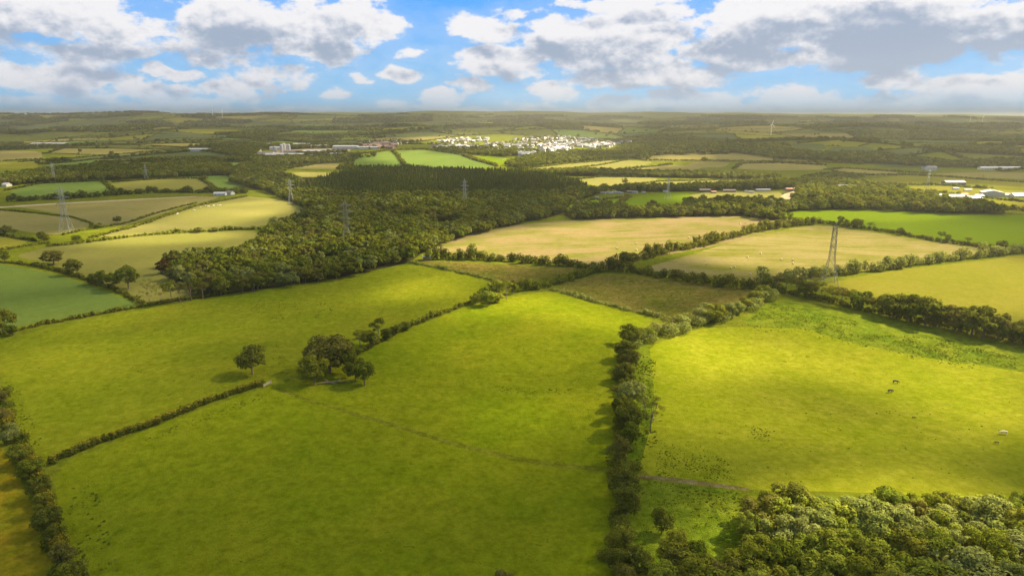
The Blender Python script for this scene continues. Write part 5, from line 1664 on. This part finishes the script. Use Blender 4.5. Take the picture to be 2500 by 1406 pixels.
# ------------------------------------------------------------------ pylons
def pylon(u, v, h, rot, label, mat, thick=1.0):
    p = g1(u, v)
    e = empty("pylon", p, R(rot))
    tag(e, label, "pylon", "lattice pylons")
    bw, ww, tw = h * 0.115, h * 0.042, h * 0.028          # half widths: base, waist, top
    zw, zt = h * 0.42, h * 0.93

    def half(z):
        if z < zw:
            return bw + (ww - bw) * z / zw
        return ww + (tw - ww) * (z - zw) / (zt - zw)
    lt, bt = 0.36 * thick, 0.14 * thick
    for sx_, sy_ in ((-1, -1), (1, -1), (1, 1), (-1, 1)):
        m = MB()
        zs = [-0.3, zw, zt]
        for a_, b_ in zip(zs[:-1], zs[1:]):
            m.beam((sx_ * half(max(0, a_)), sy_ * half(max(0, a_)), a_), (sx_ * half(b_), sy_ * half(b_), b_), lt, lt * 0.8)
        link("leg", m.mesh("leg"), e, mat)
    m = MB()
    z = h * 0.10
    lev = [0.0]
    while z < zt:
        lev.append(z)
        z += max(1.6, half(z) * 1.9)
    lev.append(zt)
    cr = ((-1, -1), (1, -1), (1, 1), (-1, 1))
    for a_, b_ in zip(lev[:-1], lev[1:]):
        for k in range(4):
            c, d = cr[k], cr[(k + 1) % 4]
            if a_ > 0:
                m.beam((c[0] * half(a_), c[1] * half(a_), b_), (d[0] * half(a_), d[1] * half(a_), b_), bt) if False else m.beam((c[0] * half(a_), c[1] * half(a_), a_), (d[0] * half(a_), d[1] * half(a_), a_), bt)
            m.beam((c[0] * half(a_), c[1] * half(a_), a_), (d[0] * half(b_), d[1] * half(b_), b_), bt)
            m.beam((d[0] * half(a_), d[1] * half(a_), a_), (c[0] * half(b_), c[1] * half(b_), b_), bt)
    link("lattice", m.mesh("lattice"), e, mat)
    for k, (zf, arm) in enumerate(((0.60, 0.125), (0.74, 0.165), (0.87, 0.115))):
        for s in (-1, 1):
            m = MB()
            z0 = h * zf
            tip = (s * h * arm, 0, z0 + h * 0.012)
            for sy_ in (-1, 1):
                m.beam((s * half(z0), sy_ * half(z0), z0), tip, 0.26 * thick)
                m.beam((s * half(z0 + h * 0.045), sy_ * half(z0 + h * 0.045), z0 + h * 0.045), tip, 0.22 * thick)
                md = tuple(0.5 * (a_ + b_) for a_, b_ in zip((s * half(z0), sy_ * half(z0), z0), tip))
                m.beam(md, (s * half(z0 + h * 0.045), sy_ * half(z0 + h * 0.045), z0 + h * 0.045), bt)
            arm_o = link("cross_arm", m.mesh("cross_arm"), e, mat)
            q = MB()
            q.beam((tip[0], 0, tip[2] - 0.1), (tip[0], 0, tip[2] - h * 0.06), 0.22 * thick)
            link("insulator", q.mesh("insulator"), arm_o, WALL['dark'])
    m = MB()
    for c in cr:
        m.beam((c[0] * tw, c[1] * tw, zt), (0, 0, h), 0.24 * thick)
    link("peak", m.mesh("peak"), e, mat)
    return e


pylon(2024, 693, 46, 78, "tall lattice pylon standing in the sunlit pasture past the moor", STEEL_DARK, 0.8)
pylon(163, 566, 50, 8, "pale lattice pylon on the dry slope at the left", STEEL, 0.8)
pylon(848, 606, 46, 20, "dim lattice pylon standing in the wood beside the brown clearing", STEEL_DARK, 0.75)
pylon(1135, 504, 38, 25, "lattice pylon rising from the wood before the plantation", STEEL, 0.65)
pylon(711, 498, 36, 30, "lattice pylon at the edge of the wood above the cattle field", STEEL, 0.65)
pylon(2263, 468, 38, 60, "slim pale pylon behind the farm on the right", STEEL, 0.8)
pylon(1630, 486, 34, 40, "faint lattice pylon in the green paddock below the caravans", STEEL, 0.6)
pylon(133, 446, 36, 10, "faint distant pylon among the dark left woods", STEEL, 0.5)
pylon(358, 438, 28, 10, "faint distant pylon behind the pale hill field", STEEL, 0.5)


# ------------------------------------------------------------------ wind turbines
def turbine(u, v, hub, bl, phase, label, yaw=0):
    p = g1(u, v)
    e = empty("wind_turbine", p, R(yaw))
    tag(e, label, "wind turbine", "wind turbines")
    vv, ff = [], []
    tube(vv, ff, [(0, 0, -2), (0, 0, hub * 0.5), (0, 0, hub)], [hub * 0.036, hub * 0.028, hub * 0.02], 12)
    me = bpy.data.meshes.new("tower")
    me.from_pydata(vv, [], ff)
    link("tower", me, e, WHITE)
    m = MB()
    m.box(-hub * 0.03, hub * 0.03, -hub * 0.07, hub * 0.09, hub - hub * 0.02, hub + hub * 0.045)
    link("nacelle", m.mesh("nacelle"), e, WHITE)
    for k in range(3):
        a = R(phase + 120 * k)
        m = MB()
        d = Vector((math.sin(a), 0, math.cos(a)))
        c0 = Vector((0, -hub * 0.085, hub + hub * 0.012))
        m.beam(c0 + d * bl * 0.03, c0 + d * bl * 0.3, bl * 0.055, bl * 0.075)
        m.beam(c0 + d * bl * 0.3, c0 + d * bl, bl * 0.075, bl * 0.02)
        link("blade", m.mesh("blade"), e, WHITE)


turbine(1882, 331, 54, 27, 12, "white wind turbine with upright blade before the far right hills", 30)
turbine(520, 286, 80, 42, 5, "white wind turbine on the left skyline", 10)
turbine(543, 286, 62, 32, 40, "smaller wind turbine just right of the one on the left skyline", 10)
turbine(2398, 299, 60, 30, 20, "tiny wind turbine on the right skyline", 10)
turbine(2368, 299, 55, 28, 60, "tiny wind turbine left of the other on the right skyline", 10)


# ------------------------------------------------------------------ bales, cattle, gate, fallen wood
bv = bmesh.new()
bmesh.ops.create_cone(bv, cap_ends=True, segments=16, radius1=0.75, radius2=0.75, depth=1.25)
bmesh.ops.bevel(bv, geom=[e for e in bv.edges if abs(e.verts[0].co.z - e.verts[1].co.z) < 1e-5], offset=0.12, segments=2, affect='EDGES')
bmesh.ops.rotate(bv, cent=(0, 0, 0), matrix=Matrix.Rotation(R(90), 3, 'X'), verts=bv.verts)
bmesh.ops.translate(bv, vec=(0, 0, 0.72), verts=bv.verts)
bale_me = bpy.data.meshes.new("hay_bale")
bv.to_mesh(bale_me)
bale_me.materials.append(STRAW)
BALES = [(1682, 582), (1711, 578), (1746, 567), (1752, 566), (1807, 548), (1820, 546), (1864, 550), (1554, 596), (1507, 608), (1554, 612),
         (1857, 620), (1825, 629), (1908, 635), (1936, 636), (1936, 645), (1724, 647), (1784, 656), (1794, 654), (1832, 671), (1868, 675), (1635, 666), (2380, 602)]
for k, (u, v) in enumerate(BALES):
    o = link("hay_bale", bale_me)
    o.location = g1(u, v)
    o.rotation_euler = (0, 0, random.uniform(0, 3.14))
    if k < 10:
        lb = f"pale round bale, {ORD[k + 1]} in the straw-coloured field"
    else:
        lb = f"pale round bale, {ORD[k - 9]} in the golden field behind the moor"
    tag(o, lb, "hay bale", "round bales in the cut fields")


def cow_mesh(graze=True, lying=False):
    J = [(0, -0.85, 1.18, .33), (0, -0.3, 1.16, .40), (0, 0.35, 1.16, .40), (0, 0.78, 1.25, .33)]
    J += [(0, 1.15, 1.12 if graze else 1.5, .22), (0, 1.48, 0.62 if graze else 1.62, .17), (0, 1.68, 0.25 if graze else 1.5, .11)]
    E = [(0, 1), (1, 2), (2, 3), (3, 4), (4, 5), (5, 6)]
    for s in (-1, 1):
        b = len(J)
        J += [(s * .24, -0.85, 1.0, .22), (s * .25, -0.72, 0.72, .13), (s * .25, -0.98, 0.42, .085), (s * .25, -0.9, 0.06, .085)]
        E += [(0, b), (b, b + 1), (b + 1, b + 2), (b + 2, b + 3)]
        b = len(J)
        J += [(s * .22, 0.72, 0.95, .19), (s * .22, 0.72, 0.5, .095), (s * .22, 0.72, 0.06, .085)]
        E += [(3, b), (b, b + 1), (b + 1, b + 2)]
    b = len(J)
    J += [(0, -1.2, 1.3, .07), (0, -1.3, 0.7, .05)]
    E += [(0, b), (b, b + 1)]
    for s in (-1, 1):
        b = len(J)
        J += [(s * .26, 1.38, J[5][2] + 0.16, .05)]
        E += [(5, b)]
    me = bpy.data.meshes.new("cow")
    me.from_pydata([j[:3] for j in J], E, [])
    o = bpy.data.objects.new("cow", me)
    COL.objects.link(o)
    md = o.modifiers.new("skin", 'SKIN')
    for i, j in enumerate(J):
        me.skin_vertices[0].data[i].radius = (j[3], j[3])
    me.skin_vertices[0].data[1].use_root = True
    sb = o.modifiers.new("sub", 'SUBSURF')
    sb.levels = 1
    sb.render_levels = 1
    dg = bpy.context.evaluated_depsgraph_get()
    r_ = bpy.data.meshes.new_from_object(o.evaluated_get(dg))
    bpy.data.objects.remove(o)
    r_.polygons.foreach_set('use_smooth', np.ones(len(r_.polygons), bool))
    return r_


COW_G, COW_S = cow_mesh(True), cow_mesh(False)


def cow(u, v, rot, hide, label, me=None, s=1.0, group=None):
    m = me or COW_G
    o = link("cow", m, None, HIDE[hide])
    o.location = g1(u, v)
    o.rotation_euler = (0, 0, R(rot))
    o.scale = (s, s, s)
    tag(o, label, "cow", group)


CG = "cattle in the sunlit pasture"
cow(2186, 935, -100, 'black', "black cow standing higher of the two in the sunlit pasture", COW_G, 1.05, CG)
cow(2173, 958, -75, 'black', "black cow standing lower of the two in the sunlit pasture", COW_G, 1.1, CG)
cow(2231, 1021, -110, 'brown', "small dark calf below the two black cows", COW_G, 0.55, CG)
cow(2450, 1060, 80, 'cream', "cream cow grazing near the right edge of the sunlit pasture", COW_G, 1.1, CG)
cow(2433, 1082, 60, 'brown', "brown calf lying below the cream cow", COW_G, 0.6, CG)
for k, (u, v) in enumerate([(439, 516), (457, 509), (473, 515), (490, 508), (502, 504), (509, 506), (522, 504), (532, 503), (538, 503), (434, 524), (466, 506)]):
    cow(u, v, random.uniform(0, 360), 'white', f"pale cow, {ORD[k + 1]} of the herd below the double hedge", COW_G, 1.25, "pale herd below the double hedge")
for k, (u, v) in enumerate([(1218, 391), (1223, 389), (1228, 391), (1233, 390), (1240, 391)]):
    cow(u, v, random.uniform(0, 360), 'white', f"far white cow, {ORD[k + 1]} of five in the small field below the town", COW_G, 1.3, "white animals below the town")

# field gate between clipped hedge and clump
p0, p1 = g1(644, 945), g1(662, 936)
L = math.hypot(p1[0] - p0[0], p1[1] - p0[1])
ge = empty("field_gate", p0, math.atan2(p1[1] - p0[1], p1[0] - p0[0]))
tag(ge, "weathered five-bar timber gate at the end of the clipped hedge", "gate")
for k in range(5):
    m = MB()
    m.box(0.1, L - 0.1, -0.04, 0.04, 0.25 + k * 0.24, 0.39 + k * 0.24)
    link("bar", m.mesh("bar"), ge, WOOD)
m = MB()
m.beam((0.15, 0.06, 0.3), (L - 0.15, 0.06, 1.3), 0.12)
link("brace", m.mesh("brace"), ge, WOOD)
for x in (0.0, L):
    m = MB()
    m.box(x - 0.14, x + 0.14, -0.14, 0.14, -0.3, 1.6)
    link("gate_post", m.mesh("gate_post"), ge, WOOD)

# fallen tree under the clump
p0 = g1(775, 938)
fe = empty("fallen_tree", p0, R(6))
tag(fe, "bleached fallen tree lying under the clump by the gate", "fallen tree")
for nm, pts_, rr_ in [("trunk", [(0, 0, 0.35), (4, 0.6, 0.5), (9, 1.0, 0.6), (15, 1.4, 0.4)], [0.30, 0.42, 0.36, 0.12]),
                      ("branch", [(5, 0.7, 0.6), (3.8, 1.6, 1.3), (2.8, 2.2, 1.7)], [0.3, 0.2, 0.08]), ("branch", [(8, 0.9, 0.6), (9.2, -0.2, 1.2), (11.5, -0.6, 1.0)], [0.28, 0.2, 0.07]),
                      ("branch", [(9, 1.0, 0.7), (10, 2.2, 1.6), (10.6, 2.6, 2.2)], [0.25, 0.18, 0.06]), ("branch", [(6, 0.8, 0.5), (7.5, -0.9, 0.4), (9, -1.2, 0.3)], [0.26, 0.2, 0.1]),
                      ("branch", [(11, 1.1, 0.6), (13, 0.2, 0.9), (15.5, 0.3, 0.6)], [0.22, 0.15, 0.06])]:
    vv, ff = [], []
    tube(vv, ff, pts_, rr_, 7)
    me = bpy.data.meshes.new(nm)
    me.from_pydata(vv, [], ff)
    link(nm, me, fe, BARK_PALE)


# ------------------------------------------------------------------ unseen cloud deck (real thickness, shaped to cast the dappled shade) and haze
LIT = [  # picture places kept sunlit by gaps shaped into the unseen deck: x, y, half width, half height, tilt, strength
    (2080, 960, 620, 190, 0, 0.42), (1720, 865, 190, 64, 12, 0.95), (2060, 895, 360, 42, 12, 0.95), (2400, 970, 280, 90, 14, 0.95), (2300, 1080, 300, 40, 10, 0.5), (1900, 1050, 160, 26, 14, 0.4), (950, 1080, 640, 200, 0, 0.26), (1250, 850, 260, 60, 8, 0.42), (760, 1010, 260, 40, -10, 0.15), (1300, 1000, 200, 50, 20, 0.3), (1650, 960, 60, 80, 0, 0.6), (2250, 850, 300, 40, 12, 0.5),
    (1420, 765, 260, 42, 10, 0.85), (1200, 752, 140, 26, -12, 0.8), (1080, 700, 150, 34, -5, 0.62), (960, 670, 120, 30, 0, 0.3), (1640, 800, 160, 40, 0, 0.6),
    (1500, 585, 560, 60, -5, 0.95), (2050, 620, 520, 70, 5, 1.0), (2350, 690, 420, 90, 5, 1.0), (2100, 528, 260, 16, 0, 0.8), (2350, 560, 260, 40, 5, 0.35),
    (560, 525, 200, 30, -8, 0.6), (400, 582, 230, 18, -3, 0.9), (270, 566, 160, 14, -6, 0.7), (700, 470, 130, 20, 0, 0.5),
    (2230, 480, 420, 36, 0, 0.9), (1640, 446, 360, 18, 0, 1.0), (1480, 408, 300, 18, -5, 1.0), (1800, 484, 190, 16, 0, 0.8), (1450, 500, 160, 14, 0, 0.35),
    (1270, 356, 300, 26, 3, 1.0), (1080, 392, 240, 24, 3, 0.85), (1300, 395, 160, 16, 0, 0.8), (760, 425, 120, 10, 0, 0.7), (740, 372, 140, 14, 0, 0.15),
    (2250, 1310, 520, 190, 5, 1.0), (1900, 1330, 330, 150, 0, 0.8), (1440, 985, 120, 46, 10, 0.65), (800, 760, 420, 50, -8, 0.25), (300, 880, 320, 60, -8, 0.10), (60, 1250, 60, 120, 20, 0.7),
    (2220, 825, 420, 50, 12, 0.95), (1880, 770, 150, 40, 5, 0.8), (1560, 712, 230, 30, 0, 0.35), (1200, 662, 180, 20, 0, 0.3), (300, 1000, 300, 110, -10, 0.16), (880, 570, 300, 70, -8, 0.28), (1050, 455, 420, 34, 0, 0.28), (620, 660, 220, 36, -8, 0.3), (450, 450, 200, 14, 0, 0.35), (1050, 330, 600, 12, 0, 0.25),
]


def lit_at(u, v):
    s = np.zeros(np.shape(u))
    for x, y, a, b, t, k in LIT:
        c, sn = math.cos(R(t)), math.sin(R(t))
        du, dv = u - x, v - y
        q = ((du * c + dv * sn) / a) ** 2 + ((-du * sn + dv * c) / b) ** 2
        g = np.clip(1.15 - q, 0, 1)
        s = 1 - (1 - s) * (1 - min(1.0, k * 1.15) * np.clip(1.5 * g, 0, 1) ** 2 * (3 - 2 * np.clip(1.5 * g, 0, 1)))
    return s


BASE_ALT = 2500.0
shift = np.array([SUN_DIR.x, SUN_DIR.y]) / SUN_DIR.z * BASE_ALT


def axis(a, b, fine_a, fine_b, fine):
    v = [fine_a]
    while v[-1] < fine_b:
        v.append(v[-1] + fine)
    st = fine
    while v[-1] < b:
        st = min(160, st * 1.12)
        v.append(v[-1] + st)
    st = fine
    while v[0] > a:
        st = min(160, st * 1.12)
        v.insert(0, v[0] - st)
    return np.array(v)


ax = axis(-10500, 10500, -520, 560, 13.0)
ay = axis(-600, 13500, 120, 1000, 13.0)
GX, GY = np.meshgrid(ax, ay)
u, v, _ = to_px(GX, GY, H(GX, GY))
lit = lit_at(u, v)
cn1, cn2, cn3 = Waves(71, 420, 18), Waves(72, 110, 18), Waves(73, 40, 16)
base = 1.0 + 0.28 * cn1(GX, GY) + 0.16 * cn2(GX, GY) + 0.07 * cn3(GX, GY)
lit = np.clip(lit + (0.16 * cn2(GX, GY) + 0.07 * cn3(GX, GY)) * 4 * lit * (1 - lit), 0, 1)
rr_ = np.hypot(GX, GY)
fade = np.clip((13600 - rr_) / 1200, 0, 1) * np.clip((GY + 560) / 200, 0, 1)
thick = 23.0 * np.clip(base, 0.45, 1.8) * (1 - lit) * fade
# unseen deck thickened further to darken the ground nearest the camera
thick *= 1.0 + 0.22 * np.exp(-((GX + 20) / 330) ** 2 - ((GY - 130) / 110) ** 2)
CXw, CYw = GX + shift[0], GY + shift[1]
ok = thick > 0.15
ny, nx = thick.shape
cell = ok[:-1, :-1] | ok[1:, :-1] | ok[:-1, 1:] | ok[1:, 1:]
t2 = np.where(ok, thick, 0.0)
edge_t = np.zeros_like(t2, bool)
# a vertex on the border of the kept cells carries no thickness, so that the shell closes there
cnt = np.zeros_like(t2)
for di in (0, 1):
    for dj in (0, 1):
        cnt[di:ny - 1 + di, dj:nx - 1 + dj] += cell
t2 = np.where(cnt >= 4, np.maximum(t2, 0.02), 0.0)
ids_b = np.arange(ny * nx).reshape(ny, nx)
ids_t = np.where(t2 > 0, ids_b + ny * nx, ids_b)
top = np.column_stack([CXw.ravel(), CYw.ravel(), (BASE_ALT + t2 * 0.8).ravel()])
bot = np.column_stack([CXw.ravel(), CYw.ravel(), (BASE_ALT - t2 * 0.2).ravel()])
VV = np.vstack([bot, top])
ii, jj = np.nonzero((t2[:-1, :-1] > 0) | (t2[1:, :-1] > 0) | (t2[:-1, 1:] > 0) | (t2[1:, 1:] > 0))


def fc(ids, flip):
    a, b, c, d = ids[ii, jj], ids[ii, jj + 1], ids[ii + 1, jj + 1], ids[ii + 1, jj]
    return np.column_stack([a, d, c, b] if flip else [a, b, c, d])


FF = np.vstack([fc(ids_b, True), fc(ids_t, False)])
used, inv = np.unique(FF, return_inverse=True)
cme = mesh_np("shade_clouds", VV[used], inv.reshape(-1, 4), None, None, True)
co = link("shade_clouds", cme)
tag(co, "unseen cloud layer shaped to shade the fields and leave sunlit gaps", None, None, 'stuff')
cm, N, out = new_mat("shade_cloud_vapour")
pv = cm.node_tree.nodes.new('ShaderNodeVolumePrincipled')
pv.inputs['Color'].default_value = (0.97, 0.97, 0.98, 1)
pv.inputs['Density'].default_value = 0.060
pv.inputs['Anisotropy'].default_value = 0.35
N.l.new(pv.outputs[0], out.inputs['Volume'])
cme.materials.append(cm)

hz = MB()
hz.box(-26000, 26000, -22500, 24000, float(V3[:, 2].min()) - 1.5, 240.0)
hm, N, out = new_mat("haze_air")
pv = hm.node_tree.nodes.new('ShaderNodeVolumePrincipled')
pv.inputs['Color'].default_value = (0.45, 0.44, 0.41, 1)
pv.inputs['Density'].default_value = 8.0e-5
pv.inputs['Anisotropy'].default_value = 0.2
N.l.new(pv.outputs[0], out.inputs['Volume'])
ho = link("haze", hz.mesh("haze", [hm]))
tag(ho, "thin brownish haze over the distant land", None, None, 'stuff')
